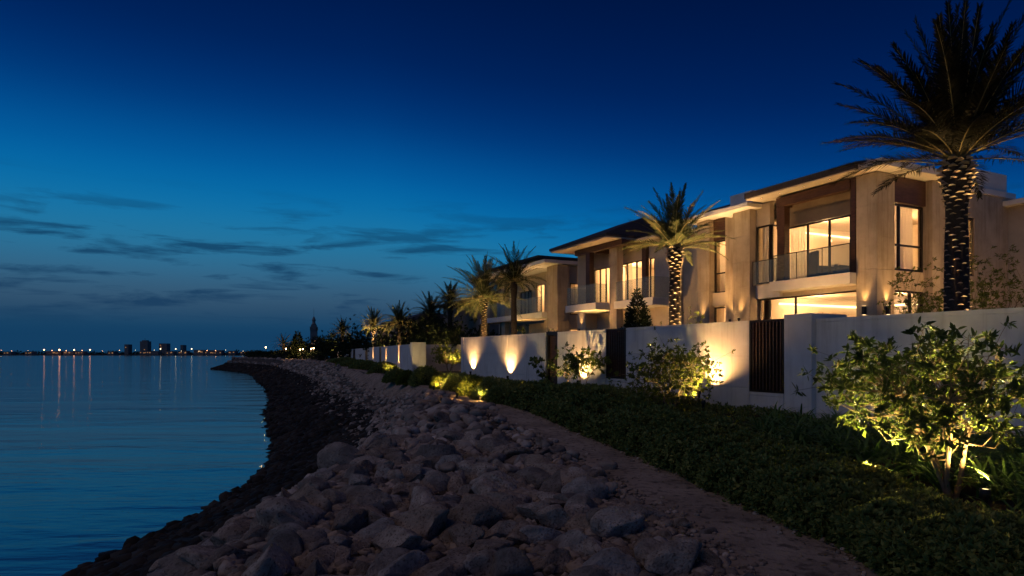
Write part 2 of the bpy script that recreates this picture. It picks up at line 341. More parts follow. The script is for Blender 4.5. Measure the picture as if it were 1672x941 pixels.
# water
m = M('sea_water'); g = nd(m, 'ShaderNodeNewGeometry')
mpa = nd(m, 'ShaderNodeMapping', {0: g.outputs['Position'], 'Scale': (0.32, 1.0, 1), 'Rotation': (0, 0, R(8))})
n1 = nd(m, 'ShaderNodeTexNoise', {0: mpa.outputs[0], 'Scale': 0.5, 'Detail': 3, 'Roughness': 0.5, 'Distortion': 0.4})
n2 = nd(m, 'ShaderNodeTexNoise', {0: mpa.outputs[0], 'Scale': 2.2, 'Detail': 4, 'Roughness': 0.55, 'Distortion': 0.3})
mpb = nd(m, 'ShaderNodeMapping', {0: g.outputs['Position'], 'Scale': (0.05, 0.16, 1), 'Rotation': (0, 0, R(-10))})
n3 = nd(m, 'ShaderNodeTexNoise', {0: mpb.outputs[0], 'Scale': 1.0, 'Detail': 2})
n3r = nd(m, 'ShaderNodeMapRange', {0: n3.outputs[0], 1: 0.35, 2: 0.68, 3: 0.35, 4: 1.0})
s2 = nd(m, 'ShaderNodeMath', {0: n2.outputs[0], 1: 0.30}, operation='MULTIPLY')
s3 = nd(m, 'ShaderNodeMath', {0: n1.outputs[0], 1: s2.outputs[0]}, operation='ADD')
s4 = nd(m, 'ShaderNodeMath', {0: s3.outputs[0], 1: n3r.outputs[0]}, operation='MULTIPLY')
b1 = nd(m, 'ShaderNodeBump', {'Strength': 0.6, 'Distance': 0.16, 'Height': s4.outputs[0]})
p = nd(m, 'ShaderNodeBsdfPrincipled', {'Base Color': (0.03, 0.06, 0.085, 1), 'Roughness': 0.09, 'IOR': 1.5, 'Normal': b1.outputs[0]})
nd(m, 'ShaderNodeOutputMaterial', {0: p.outputs[0]}); MT['water'] = m
mb = MB(); mb.add([(-9000, -200, 0), (9000, -200, 0), (9000, 14000, 0), (-9000, 14000, 0)], [[(0, 1, 2, 3)]])
tag(mb.build('sea', MT['water']), kind='structure')

# ------------------------------------------------------------------ rocks
def ico(sub):
    bm = bmesh.new(); bmesh.ops.create_icosphere(bm, subdivisions=sub, radius=1); bm.verts.index_update()
    V = np.array([v.co[:] for v in bm.verts]); F = np.array([[v.index for v in f.verts] for f in bm.faces]); bm.free(); return V, F
def rock(sub, seed, cuts=9, amp=0.1):
    rg = np.random.default_rng(seed); V, F = ico(sub)
    for _ in range(cuts):
        n = rg.normal(size=3); n /= np.linalg.norm(n); h = rg.uniform(0.40, 0.80)
        d = V @ n - h; V = V - np.outer(np.maximum(d, 0) * 0.96, n)
    nv = np.array([mnoise.fractal(Vector(v * 1.7) + Vector((seed * 3.1, 0, 7)), 0.8, 2.1, 4) for v in V])
    V = V * (1 + amp * nv)[:, None]
    V *= np.array([1.0, rg.uniform(0.68, 0.95), rg.uniform(0.5, 0.75)])
    return V, F
protoN = [rock(4, 10 + i, 11, 0.10) for i in range(16)]
protoM = [rock(2, 40 + i, 8, 0.08) for i in range(10)]
protoS = [rock(1, 70 + i, 4, 0.12) for i in range(8)]
def rotm(rg, tilt=0.5):
    a = rg.uniform(0, 2 * math.pi); e = (rg.uniform(-tilt, tilt), rg.uniform(-tilt, tilt))
    return np.array((Matrix.Rotation(a, 3, 'Z') @ Matrix.Rotation(e[0], 3, 'X') @ Matrix.Rotation(e[1], 3, 'Y')))
rg = np.random.default_rng(3)
cand = []
# crest and upper bank, spacing grows with distance
d = -3.0
while d < 205:
    step = 0.34 if d < 10 else (0.38 if d < 26 else 0.52 + (d - 26) * 0.006)
    w0 = float(XW(d)); sl = float((XW(d + 0.5) - XW(d - 0.5))); cs = 1 / math.sqrt(1 + sl * sl)
    right = float(XP(d) - PWH(d)) + 0.0 if d < 140 else w0 + 9 / cs
    x = w0 + 3.0 / cs
    while x < right + 0.15:
        q = (x - w0) * cs
        top = q > 5.0
        s = rg.uniform(0.18, 0.35) if top else rg.uniform(0.15, 0.27)
        if rg.random() < 0.2: s *= 1.25
        if right - x < 0.6: s *= 0.65
        if d > 26: s *= 1 + (d - 26) * 0.006
        cand.append((x + rg.uniform(-.2, .2), d + rg.uniform(-.22, .22), s, top))
        x += step * (0.95 + 0.3 * rg.random()) / (cs if d > 60 else 1)
    d += step * 0.92 * (1 if cs > 0.6 else 0.75)
cand = np.array(cand, float)
cq = qdist(cand[:, 0], cand[:, 1]); cz = H(cand[:, 0], cand[:, 1], cq)
keep = cq > 3.0 + 0.35 * np.sin(cand[:, 1] * 0.9); cand, cq, cz = cand[keep], cq[keep], cz[keep]
dist = np.hypot(cand[:, 0], cand[:, 1]); rx = np.abs(cand[:, 0] / np.maximum(cand[:, 1], 0.1)); infr = (cand[:, 1] > 4.6) & (cand[:, 0] / cand[:, 1] > -0.6)
score = np.where(infr, cand[:, 2] / dist, 0)
order = np.argsort(-score); near = set(order[:290].tolist())
meshes = []
for i, (V, F) in enumerate(protoN):
    mb = MB(); mb.add(V, [F]); o = mb.build('boulder', MT['rock'] if i % 3 else MT['rockb'], smooth=True)
    meshes.append(o.data); bpy.data.objects.remove(o)
GR = 'limestone boulders of the sea bank'
mb = MB()
for i in range(len(cand)):
    x, y, s, top = cand[i]; z = cz[i] + rg.uniform(-0.07, 0.10) * (1 if top else 0.6)
    if i in near:
        o = bpy.data.objects.new('boulder', meshes[rg.integers(len(meshes))]); COL.objects.link(o)
        Rm = Matrix(rotm(rg, 0.35).tolist()).to_4x4(); o.matrix_world = Matrix.Translation((x, y, z)) @ Rm @ Matrix.Diagonal((s * rg.uniform(1.0, 1.25), s, s * rg.uniform(0.9, 1.2), 1))
        tag(o, 'pale limestone boulder bedded among the others between the path and the sea', 'boulder', GR)
    else:
        pr = protoM if dist[i] < 60 else protoS
        V, F = pr[rg.integers(len(pr))]
        V = (V * (s * rg.uniform(1.0, 1.3), s, s)) @ rotm(rg, 0.4).T + (x, y, z)
        mb.add(V, [F])
tag(mb.build('riprap', MT['slope'], smooth=True), 'rough limestone riprap of the slope running to the point', 'riprap', kind='stuff')
# small stones filling the gaps and the wet foot of the bank
def pebbles(name, n, dlo, dhi, q0, q1, s0, s1, mat, label, seed, pw=1.0, grow=0.012):
    rg = np.random.default_rng(seed); u = rg.random(n); d = dlo * (dhi / dlo) ** (u ** pw)
    sl = XW(d + 0.5) - XW(d - 0.5); q = q0 + (q1 - q0) * rg.random(n); x = XW(d) + q * np.sqrt(1 + sl * sl)
    ok = x < np.where(d < 140, XP(d) - PWH(d), 1e9); x, d = x[ok], d[ok]
    z = H(x, d); mb = MB(); s = rg.uniform(s0, s1, len(x)) * (1 + np.maximum(d - 15, 0) * grow)
    for k in range(len(protoS)):
        V, F = protoS[k]; I = np.where(np.arange(len(x)) % len(protoS) == k)[0]
        if not len(I): continue
        a = rg.uniform(0, 6.28, len(I)); c, sn = np.cos(a), np.sin(a)
        VV = V[None] * s[I][:, None, None]
        X = VV[..., 0] * c[:, None] - VV[..., 1] * sn[:, None] + x[I][:, None]; Y = VV[..., 0] * sn[:, None] + VV[..., 1] * c[:, None] + d[I][:, None]
        Z = VV[..., 2] + z[I][:, None] + s[I][:, None] * 0.1
        mb.add(np.stack([X, Y, Z], -1).reshape(-1, 3), [(F[None] + (np.arange(len(I)) * len(V))[:, None, None]).reshape(-1, 3)])
    return tag(mb.build(name, mat, smooth=True), label, 'stones', kind='stuff')
pebbles('wet_stones', 24000, 6.5, 200, -0.15, 3.9, 0.07, 0.21, MT['wet'], 'dark wet stones along the waterline', 7)
pebbles('shallow_stones', 420, 9, 90, -1.3, 0.1, 0.10, 0.24, MT['wet'], 'scattered dark stones standing in the shallow water', 8)
pebbles('wet_boulders', 2600, 6.5, 150, -0.35, 3.6, 0.14, 0.34, MT['wet'], 'larger dark stones bedded along the wet foot of the bank', 17)
pebbles('slope_stones', 5000, 6, 120, 2.6, 6.5, 0.07, 0.17, MT['slope'], 'small stones filling gaps between the boulders of the bank', 9)
pebbles('crest_stones', 5000, 4, 30, 5.2, 11, 0.05, 0.14, MT['rock'], 'small pale stones scattered between the crest boulders', 10, grow=0.02)
# loose stones by the path edge
rg = np.random.default_rng(12); n = 1500; d = 4 * (40 / 4) ** rg.random(n); side = rg.choice([-1, 1], n, p=[0.75, 0.25])
x = XP(d) + side * (PWH(d) + rg.normal(0, 0.16, n)); z = H(x, d) + 0.03; s = rg.uniform(0.012, 0.05, n)
mb = MB()
for i in range(n):
    V, F = protoS[i % 8]; mb.add(V * s[i] + (x[i], d[i], z[i]), [F])
tag(mb.build('path_grit', MT['rock'], smooth=True), 'loose grit along the edges of the sandy path', 'grit', kind='stuff')
# ------------------------------------------------------------------ garden wall along the path
WARM = (1.0, 0.535, 0.18)
TH = 26.24
WF = Frame(6.1, 14.7, TH)      # wall front face, x inland
def wbox_z(y, x=0.1):
    X, Y = WF(x, y); return H1(X, Y) - 0.25
def garden_wall(y0, y1, top, label, x0=0.0, x1=0.3, joints=(0.78, 1.55), vj=None, fr=WF, mat='wall', zb=None):
    mb = MB(fr); zb = min(wbox_z(y0), wbox_z(y1)) if zb is None else zb
    zs = [zb] + [top - j for j in sorted(joints, reverse=True) if top - j > zb + 0.2] + [top - 0.09, top]
    ys = [y0] + ([v for v in vj] if vj else []) + [y1]
    g = 0.011
    for a, b in zip(zs[:-1], zs[1:]):
        for c, d_ in zip(ys[:-1], ys[1:]):
            mb.box(x0, x1, c + (g if c != y0 else 0), d_ - (g if d_ != y1 else 0), a + (g if a != zb else 0), b, bev=0.006)
    mb.box(x0 + 0.015, x1 - 0.015, y0 + 0.02, y1 - 0.02, zb, top - 0.02)
    X, Y = fr(x0, (y0 + y1) / 2)
    return tag(mb.build('garden_wall', MT[mat], loc=(X, Y, zb)), label, 'wall', 'white garden walls beside the path')
yn = WF.ynear
garden_wall(-9.5, yn(1325), 4.96, 'long plain white wall at the right edge, behind the nearest small tree', x0=0.14, x1=0.44, joints=(0.95, 1.5))
mb = MB(WF); zb = wbox_z(0)
mb.box(0, 1.15, yn(1325), yn(1280), zb, 5.08, bev=0.012); 
tag(mb.build('wall_pillar', MT['wall'], loc=(*WF(0, -.5), zb)), 'broad white pillar just right of the nearest dark slatted screen', 'pillar')
garden_wall(yn(1223), yn(1022), 5.0, 'white wall lit by a warm fan of light behind the middle shrub', joints=(0.85, 1.62))
garden_wall(yn(989), yn(910), 5.0, 'short white wall between the timber gate and the farther slatted screen', joints=(0.85, 1.62))
garden_wall(yn(890), yn(757), 5.0, 'white wall with two round topped pools of uplight', joints=(0.8, 1.65), vj=(yn(860), yn(828), yn(795)))
def screen(y0, y1, zlow, label):
    zb = wbox_z((y0 + y1) / 2)
    X, Y = WF(0, (y0 + y1) / 2); r = root('slatted_screen', X, Y, zlow, TH, label, 'screen', 'dark slatted screens set in the garden wall')
    mb = MB(WF); mb.box(0.0, 0.08, y0 + .003, y0 + 0.05, zlow, 5.0); mb.box(0, 0.08, y1 - 0.05, y1 - .003, zlow, 5.0); mb.box(0.0, 0.08, y0 + 0.05, y1 - 0.05, zlow, zlow + 0.05); mb.box(0, 0.08, y0 + 0.05, y1 - 0.05, 4.95, 5.0)
    mb.build('screen_frame', MT['bronze'], r)
    mb = MB(WF); n = int((y1 - y0 - 0.1) / 0.095)
    for i in range(n):
        y = y0 + 0.05 + (i + 0.5) * (y1 - y0 - 0.1) / n; mb.box(0.012, 0.07, y - 0.019, y + 0.019, zlow + 0.05, 4.95)
    mb.build('slats', MT['brown'], r)
    mb = MB(WF); mb.box(0.16, 0.19, y0 + .003, y1 - .003, zlow + .003, 4.98); mb.build('backing_panel', MT['bronze'], r)
    garden_wall(y0 + .001, y1 - .001, zlow - 0.004, 'low white wall under ' + label.split(' ', 1)[1] if False else ('low white base under the nearest slatted screen' if y0 < 3 else 'low white base under the farther slatted screen'), joints=())
screen(yn(1279.5), yn(1223.5), 3.30, 'nearest dark brown slatted screen beside the broad pillar')
screen(yn(1021.5), yn(989.5), 3.42, 'farther dark slatted screen between two white walls')
y0, y1 = yn(909.5), yn(890.5)
r = root('timber_gate', *WF(0.1, (y0 + y1) / 2), wbox_z(y0), TH, 'tall plain brown timber gate in the white garden wall', 'gate')
mb = MB(WF); zb = wbox_z(y0); mb.box(0.04, 0.3, y0, y0 + 0.12, zb, 5.02); mb.box(0.04, 0.3, y1 - 0.12, y1, zb, 5.02); mb.box(0.04, 0.3, y0 + .12, y1 - .12, 4.9, 5.02); mb.build('gate_frame', MT['bronze'], r)
mb = MB(WF)
n = 8
for i in range(n):
    a = y0 + 0.12 + i * (y1 - y0 - 0.24) / n; mb.box(0.14, 0.19, a + 0.004, a + (y1 - y0 - 0.24) / n - 0.004, zb + 0.1, 4.88)
mb.build('gate_leaf', MT['brown'], r)
mb = MB(WF); mb.box(0.08, 0.13, y0 + 0.22, y0 + 0.25, 3.6, 4.1); mb.build('handle', MT['black'], r)
# far wall
FW = Frame(-6.25, 41, 17.9)
garden_wall(0.0, 0.85, 4.93, 'square end pillar of the far white wall', x0=-0.06, x1=0.8, fr=FW, joints=(), zb=2.7)
fy = [0.85] + [FW.ynear(p) for p in (648, 622.5, 619, 600, 596, 580, 576, 560, 553)]
def far_wall(a, b, top, lab, mat='wall', vj=None): return garden_wall(a, b, top, lab, fr=FW, zb=2.7, joints=(0.9,), mat=mat, vj=vj)
far_wall(fy[0], fy[2], 4.83, 'far white wall panel beside its square end pillar, with two narrow beams', vj=(fy[0] + 3.2, fy[0] + 7, fy[0] + 11.5))
far_wall(fy[3], fy[4], 4.86, 'far white wall panel lit by a single narrow beam')
far_wall(fy[5], fy[6], 4.86, 'dim white wall panel beyond the single beam')
far_wall(fy[7], fy[8], 4.86, 'farther dim white wall panel under the dark trees')
far_wall(fy[8] + 2, fy[9] + 6, 4.8, 'last dim length of the white wall before the dark hedge')
for k, (a, b) in enumerate(((fy[2], fy[3]), (fy[4], fy[5]), (fy[6], fy[7]))):
    mb = MB(FW); mb.box(0.1, 0.2, a + .01, b - .01, 2.7, 4.8)
    for j in range(7): y = a + (j + .5) * (b - a) / 7; mb.box(0.04, 0.098, y - .06, y + .06, 2.8, 4.78)
    tag(mb.build('far_gate', MT['brown'], loc=(*FW(0, a), 2.7)), ['dark gate between the lit far wall panels', 'dark gate left of the single beam on the far wall', 'farthest dark gate of the white wall'][k], 'gate', 'dark gates of the far wall')
RW = Frame(-6.3, 46.5, -75)
garden_wall(0.0, 5.2, 4.86, 'recessed tan wall behind the round headed small tree', x0=0, x1=0.3, fr=Frame(-5.5, 45.2, 84 - 180 + 90 + 100), joints=(0.95,), zb=2.7, mat='render') if False else None
mb = MB(); mb.box(-6.9, -2.4, 45.3, 45.6, 2.7, 3.75, bev=.01); mb.box(-6.9, -2.4, 45.28, 45.6, 3.76, 4.85, bev=.01)
tag(mb.build('recessed_wall', MT['render'], loc=(-4, 45.3, 2.7)), 'recessed tan wall behind the round headed small tree', 'wall')
garden_wall(yn(757) + .004, yn(757) + 0.3, 5.02, 'narrow white end return of the long wall, facing the recess', x0=-0.02, x1=0.5)

# ------------------------------------------------------------------ lamps
def spot(pos, target, energy, angle=60, blend=0.6, color=WARM, rad=0.03, parent=None):
    l = bpy.data.lights.new('lamp_light', 'SPOT'); l.energy = energy; l.spot_size = R(angle); l.spot_blend = blend; l.color = color; l.shadow_soft_size = rad
    o = bpy.data.objects.new('lamp_light', l); COL.objects.link(o); o.location = pos
    o.rotation_euler = (Vector(target) - Vector(pos)).to_track_quat('-Z', 'Y').to_euler(); return o
def point(pos, energy, color=WARM, rad=0.08):
    l = bpy.data.lights.new('lamp_light', 'POINT'); l.energy = energy; l.color = color; l.shadow_soft_size = rad
    o = bpy.data.objects.new('lamp_light', l); COL.objects.link(o); o.location = pos; return o
UPK = {'uplights at the palms': 5.0, 'low lamps between the bushes': 5, 'uplights at the foot of the garden wall': 12, 'narrow beam uplights of the far wall': 12, 'ground uplights': 10, 'uplights at the house piers': 17, 'uplights under the small trees': 30, 'low spike lamps behind the hedge': 12, 'uplights in the beds behind the wall': 4, 'garden uplights under the dark trees': 14}
def uplight(x, y, z, tx, ty, tz, energy, label, angle=60, blend=0.7, color=WARM, group='ground uplights', r=0.05):
    rt = root('uplight', x, y, z, 0, label, 'uplight', group)
    mb = MB(); mb.tube([(x, y, z - .75), (x, y, z - .09)], .014, 6); mb.build('spike', MT['black'], rt)
    mb = MB(); mb.lathe(x, y, [(r * .6, z - 0.10), (r * .6, z), (r * 1.0, z + 0.01), (r * 1.05, z + 0.10), (r * .9, z + 0.103), (r * 0.85, z + 0.09)], 12); mb.build('lamp_body', MT['black'], rt, True)
    mb = MB(); mb.lathe(x, y, [(0.001, z + .091), (r * .8, z + 0.0915), (r * .8, z + 0.0935), (0.001, z + .094)], 12); mb.build('lens', MT['lens'], rt)
    d = Vector((tx - x, ty - y, tz - z)).normalized()
    s = spot((x + d.x * .02, y + d.y * .02, z + 0.12), (tx, ty, tz), energy * UPK.get(group, 5), angle, blend, color, 0.025)
    return rt
def wall_up(fr, y, z, energy, label, off=-0.16, angle=46, lean=0.10, group='uplights at the foot of the garden wall'):
    X, Y = fr(off, y); TX, TY = fr(off + lean + 0.06, y); uplight(X, Y, z, TX, TY, z + 2, energy, label, angle, 0.9, group=group)
for px, en, lab in ((773, 26, 'uplight at the far end of the long wall, left of a pair'), (834, 34, 'uplight at the long wall, right of a pair')):
    y = yn(px); X, Y = WF(-.15, y); uplight(X, Y, H1(X, Y) + .30, *WF(-.10, y), H1(X, Y) + 2.3, en * 1.7, lab, 118, 1.0, group='uplights at the foot of the garden wall')
y = yn(953); X, Y = WF(-.25, y); uplight(X, Y, H1(X, Y) + 0.2, *WF(-.1, y), 4.2, 40, 'uplight behind the thin pale small tree', 110, 1.0)
y = yn(1158); X, Y = WF(-.34, y); uplight(X, Y, H1(X, Y) + 0.42, *WF(.02, y - .42), 4.3, 50, 'uplight throwing the fan of light behind the middle shrub', 100, 1.0)
for px, en, lab in ((609, 60, 'narrow beam uplight beside the far dark gate'), (630.5, 45, 'left of two narrow beams near the far end pillar'), (651, 60, 'right of two narrow beams near the far end pillar')):
    y = FW.ynear(px); X, Y = FW(-.14, y); wall_up(FW, y, H1(X, Y) + 0.1, en, lab, -0.16, 44, group='narrow beam uplights of the far wall')

# ------------------------------------------------------------------ houses
HF = Frame(12.4, 22.0, TH)
OUTB = []
def window(r, axis, pl, a0, a1, z0, z1, mull=(), trans=(), t=0.055, depth=0.08, fr=HF, fm='bronze', glass=True):
    def bx(mb, p0, p1, a, b, c, d_):
        mb.box(p0, p1, a, b, c, d_) if axis == 'x' else mb.box(a, b, p0, p1, c, d_)
    mb = MB(fr); p0, p1 = pl, pl + depth
    bx(mb, p0, p1, a0, a0 + t, z0, z1); bx(mb, p0, p1, a1 - t, a1, z0, z1); bx(mb, p0, p1, a0 + t, a1 - t, z0, z0 + t); bx(mb, p0, p1, a0 + t, a1 - t, z1 - t, z1)
    for m_ in mull: bx(mb, p0 + .004, p1 - .004, m_ - t * .6, m_ + t * .6, z0 + t, z1 - t)
    for z in trans: bx(mb, p0 + .01, p1 - .01, a0 + t, a1 - t, z - t / 2, z + t / 2)
    w = mb.build('window', MT[fm], r)
    mb = MB(fr); bx(mb, pl + depth / 2 - .004, pl + depth / 2 + .004, a0 + t * .5, a1 - t * .5, z0 + t * .5, z1 - t * .5); mb.build('pane', MT['glass'], w)
    return w
def curtain(axis, pl, a0, a1, z0, z1, label, fr=HF, amp=0.035):
    n = int((a1 - a0) / 0.022) + 2; a = np.linspace(a0, a1, n)
    off = amp * np.sin(a * 46 + 1.3 * np.sin(a * 9)) + pl
    zz = np.linspace(z0, z1, 4); P = []
    for z in zz: P += [(o, b, z) if axis == 'x' else (b, o, z) for o, b in zip(off, a)]
    mb = MB(fr); i = (np.arange(3)[:, None] * n + np.arange(n - 1)[None]).ravel(); mb.add(mb.loc(P), [np.stack([i, i + 1, i + n + 1, i + n], 1)])
    X, Y = (fr(pl, (a0 + a1) / 2) if axis == 'x' else fr((a0 + a1) / 2, pl))
    return tag(mb.build('curtain', MT['curtain'], smooth=True, loc=(X, Y, z0)), label, 'curtain', 'sheer curtains in the lit rooms')
def room(r, x0, x1, y0, y1, z0, z1, open_=('x0',), t=0.08, fr=HF, name='room_lining', mat='room', floor='roomfloor'):
    mb = MB(fr)
    mb.box(x0, x1, y0, y1, z0 - t, z0, 1); mb.box(x0, x1, y0, y1, z1, z1 + t)
    mb.box(x1, x1 + t, y0, y1, z0 + .001, z1 - .001)
    mb.box(x0, x1, y1, y1 + t, z0 + .001, z1 - .001)
    if 'x0' not in open_: mb.box(x0 - t, x0, y0, y1, z0 + .001, z1 - .001)
    if 'y0' not in open_: mb.box(x0, x1, y0 - t, y0, z0 + .001, z1 - .001)
    return mb.build(name, [MT[mat], MT[floor]], r)
def rail(r, pts, z0, h=1.05, fr=HF, cap=True):
    """glass balustrade along local points"""
    for (x0, y0), (x1, y1) in zip(pts[:-1], pts[1:]):
        L = math.hypot(x1 - x0, y1 - y0); n = max(1, round(L / 1.3)); mb = MB(fr); mc = MB(fr); t = 0.008
        nx, ny = -(y1 - y0) / L * t, (x1 - x0) / L * t
        for i in range(n):
            a, b = (i + .008) / n, (i + .992) / n
            P = [(x0 + (x1 - x0) * u + s * nx, y0 + (y1 - y0) * u + s * ny, z) for z in (z0, z0 + h) for s in (-1, 1) for u in (a, b)]
            mb.hexa(P)
        g = mb.build('balustrade', MT['rail'], r)
        if cap:
            mc.tube(mc.loc([(x0, y0, z0 + h + .012), (x1, y1, z0 + h + .012)]), 0.016, 6)
            for i in range(n + 1):
                u = min(max(i / n, .004), .996); mc.tube(mc.loc([(x0 + (x1 - x0) * u, y0 + (y1 - y0) * u, z0 - .05), (x0 + (x1 - x0) * u, y0 + (y1 - y0) * u, z0 + h)]), 0.014, 6)
            mc.build('handrail', MT['bronze'], g)
def hip(mb, x0, x1, y0, y1, z, ridge, rh, mi=0, th=0.12):
    """hipped roof: eave rectangle at z, ridge (xr0,yr0)-(xr1,yr1) at z+rh"""
    (a, b), (c, d_) = ridge
    P = mb.loc([(x0, y0, z), (x1, y0, z), (x1, y1, z), (x0, y1, z), (a, b, z + rh), (c, d_, z + rh), (x0, y0, z - th), (x1, y0, z - th), (x1, y1, z - th), (x0, y1, z - th)])
    mb.add(P, [[(0, 1, 4), (2, 3, 5)], [(1, 2, 5, 4), (3, 0, 4, 5), (6, 9, 8, 7), (0, 6, 7, 1), (1, 7, 8, 2), (2, 8, 9, 3), (3, 9, 6, 0)]], mi)
def panels(mb, x0, x1, y0, y1, z0, z1, rows_, mi=0):
    """stone clad block with open horizontal joints"""
    zs = np.linspace(z0, z1, rows_ + 1)
    for a, b in zip(zs[:-1], zs[1:]): mb.box(x0, x1, y0, y1, a + .005, b - .005, mi, bev=.008)
    mb.box(x0 + .02, x1 - .02, y0 + .02, y1 - .02, z0 + .01, z1 - .01, mi)

GZ = 2.7; FL = 7.05
# ---- nearest house
h1 = root('house', *HF(0, 0), GZ, TH, 'nearest two storey house with wide lit balcony window and stone corner pier', 'house', 'modern villas behind the garden wall')
mb = MB(HF)
panels(mb, 0, .955, 0, .765, GZ, 10.42, 7); mb.build('stone_pier', MT['stone'], h1)
mb = MB(HF); panels(mb, -.02, .8, 5.57, 6.53, GZ, 10.24, 7); mb.build('stone_pier', MT['stone'], h1)
mb = MB(HF)
mb.box(.45, .7, .78, 5.56, 6.5, 7.04); mb.box(.7, .95, .78, 5.56, 6.5, 6.9)                    # band over ground glazing
mb.build('front_wall', MT['render'], h1); mb = MB(HF); mb.box(.32, .58, 4.85, 5.56, 9.52, 10.41)                               # over corner window
mb.build('front_wall', MT['render'], h1); mb = MB(HF); mb.box(.78, .98, .77, 1.5, 7.05, 10.41)
mb.build('front_wall', MT['render'], h1)
mb = MB(HF)
mb.box(.97, 2.9, .2, .45, 6.45, 7.14); mb.box(2.9, 3.35, -.12, .4, GZ, 10.42)
mb.box(3.35, 5.5, .3, .6, GZ, 10.42); mb.box(6.25, 8.3, .3, .6, GZ, 10.42); mb.box(5.5, 6.25, .3, .6, GZ, 7.2); mb.box(5.5, 6.25, .3, .6, 9.45, 10.42)
mb.box(8.3, 8.6, .3, 9.6, GZ, 10.42); mb.box(1.0, 8.3, 9.4, 9.6, GZ, 10.42)
mb.build('side_wall', MT['stone'], h1)
mb = MB(HF); mb.box(.7, .86, 1.5, 4.84, 9.32, 10.41); mb.build('cladding_panel', MT['taupe'], h1)
mb = MB(HF); mb.box(.98, 2.9, .12, .3, 9.52, 10.41); mb.build('dark_panel', MT['brown'], h1)
mb = MB(HF); mb.box(-.05, .22, .98, 4.2, 10.02, 10.38, bev=.01); mb.box(.22, .69, 1.0, 1.14, 10.05, 10.36); mb.box(.22, .69, 4.04, 4.18, 10.05, 10.36)
mb.box(0, .16, .8, .97, 7.06, 10.4); mb.box(0, .3, 3.84, 4.19, 7.06, 10.015); mb.build('timber_frame', MT['brown'], h1)
mb = MB(HF); mb.box(-.30, .69, .78, 4.30, 6.66, 7.05, bev=.01); mb.build('balcony', MT['white'], h1)
mb = MB(HF); mb.box(.3, .69, 4.31, 5.56, 6.5, 7.045); mb.build('balcony_step', MT['white'], h1)
rail(h1, [(-.22, .84), (-.22, 4.2)], 7.06, 1.0); rail(h1, [(.1, 4.3), (.1, 5.54)], 7.06, .95)
window(h1, 'x', .74, 1.5, 4.36, 7.12, 9.30, (2.42, 3.38))
window(h1, 'x', .34, 4.86, 5.56, 7.10, 9.5)
window(h1, 'y', 4.80, .43, .9, 7.10, 9.5)
window(h1, 'x', .5, .79, 5.54, GZ + .2, 6.48, (3.75,), t=.05)
window(h1, 'y', .22, .98, 2.9, 7.15, 9.5, (1.55,), (8.05,), t=.07)
window(h1, 'y', .22, .98, 2.9, GZ + .2, 6.44, (2.2,), t=.06)
window(h1, 'y', .36, 5.5, 6.25, 7.2, 9.45, (), (8.1,), t=.06)
room(h1, 1.0, 7, .62, 5.4, 7.0, 9.75, ('x0', 'y0')); room(h1, 1.0, 7, .62, 5.4, GZ + .2, 6.6, ('x0', 'y0'))
mb = MB(HF); mb.box(-.55, 5.16, -.55, .22, 10.44, 10.66); mb.box(-.55, .6, .22, .30, 10.44, 10.66); mb.box(.6, 9.0, .22, 9.8, 10.44, 10.66)
mb.box(-.5, 1.2, 5.25, 7.25, 10.25, 10.41)
rf = mb.build('roof', MT['white'], h1)
mb = MB(HF)
mb.hexa([(-.72, .30, 10.50), (.6, .30, 10.50), (-.72, 5.2, 10.50), (.6, 5.2, 10.50), (-.72, .30, 10.72), (.6, .30, 11.0), (-.72, 5.2, 10.72), (.6, 5.2, 11.0)])
hip(mb, .6, 6.5, .9, 9.2, 10.86, ((2.9, 3.6), (2.9, 6.5)), .35, th=.18); mb.build('tiled_roof', MT['tile'], rf)
mb = MB(HF); mb.box(-.68, .599, .31, 5.19, 10.455, 10.495); mb.build('soffit', MT['soffit'], rf)
for P_ in ((-.1, 1.1, 5.35, 6.6, 10.42, 10.98), (5.3, 8.4, .25, 3.0, 10.67, 11.35), (-.1, 2.2, 0.24, .9, 10.67, 10.86)): mb = MB(HF); mb.box(*P_); mb.build('parapet', MT['white'], rf)
# side volume at the right edge
h1b = root('garden_wing', *HF(8.7, -1), GZ, TH, 'dim wing at the right edge with its own flat eave', 'house wing')
mb = MB(HF); mb.box(8.62, 9.0, -1.2, 6, GZ, 10.1); mb.box(9.0, 9.8, -1.0, -.7, GZ, 7.0); mb.box(9.0, 9.8, -1.0, -.7, 9.3, 10.1); mb.box(9.8, 14, -1.2, -.9, GZ, 10.1); mb.build('wing_wall', MT['render'], h1b)
mb = MB(HF); mb.box(8.2, 14.5, -1.8, 6, 10.1, 10.3); mb.build('roof', MT['white'], h1b)
window(h1b, 'y', -.95, 9.0, 9.8, 7.0, 9.3, (), (8.,), t=.06)
# ---- link wing between first and second house
h1c = root('link_wing', *HF(.7, 8), GZ, TH, 'narrow wing with one tall lit window between the first two houses', 'house wing')
mb = MB(HF); panels(mb, .6, 1.3, 6.75, 7.6, GZ, 10.4, 7); mb.build('stone_pier', MT['stone'], h1c); mb = MB(HF); panels(mb, .55, 1.5, 8.55, 9.36, GZ, 10.4, 7); mb.build('stone_pier', MT['stone'], h1c)
mb = MB(HF); mb.box(.75, 1.0, 7.6, 8.55, 6.4, 7.0); mb.box(1.8, 2.1, 9.5, 11.8, GZ, 10.2); mb.box(1.3, 1.6, 9.38, 9.5, GZ, 10.2); mb.build('wing_wall', MT['render'], h1c)
mb = MB(HF); mb.box(.8, .98, 7.61, 8.54, 9.42, 10.4); mb.build('dark_panel', MT['brown'], h1c)
window(h1c, 'x', .86, 7.61, 8.54, 7.0, 9.4, (), (7.9,), t=.06); window(h1c, 'x', .86, 7.61, 8.54, GZ, 6.35, (), (), t=.06)
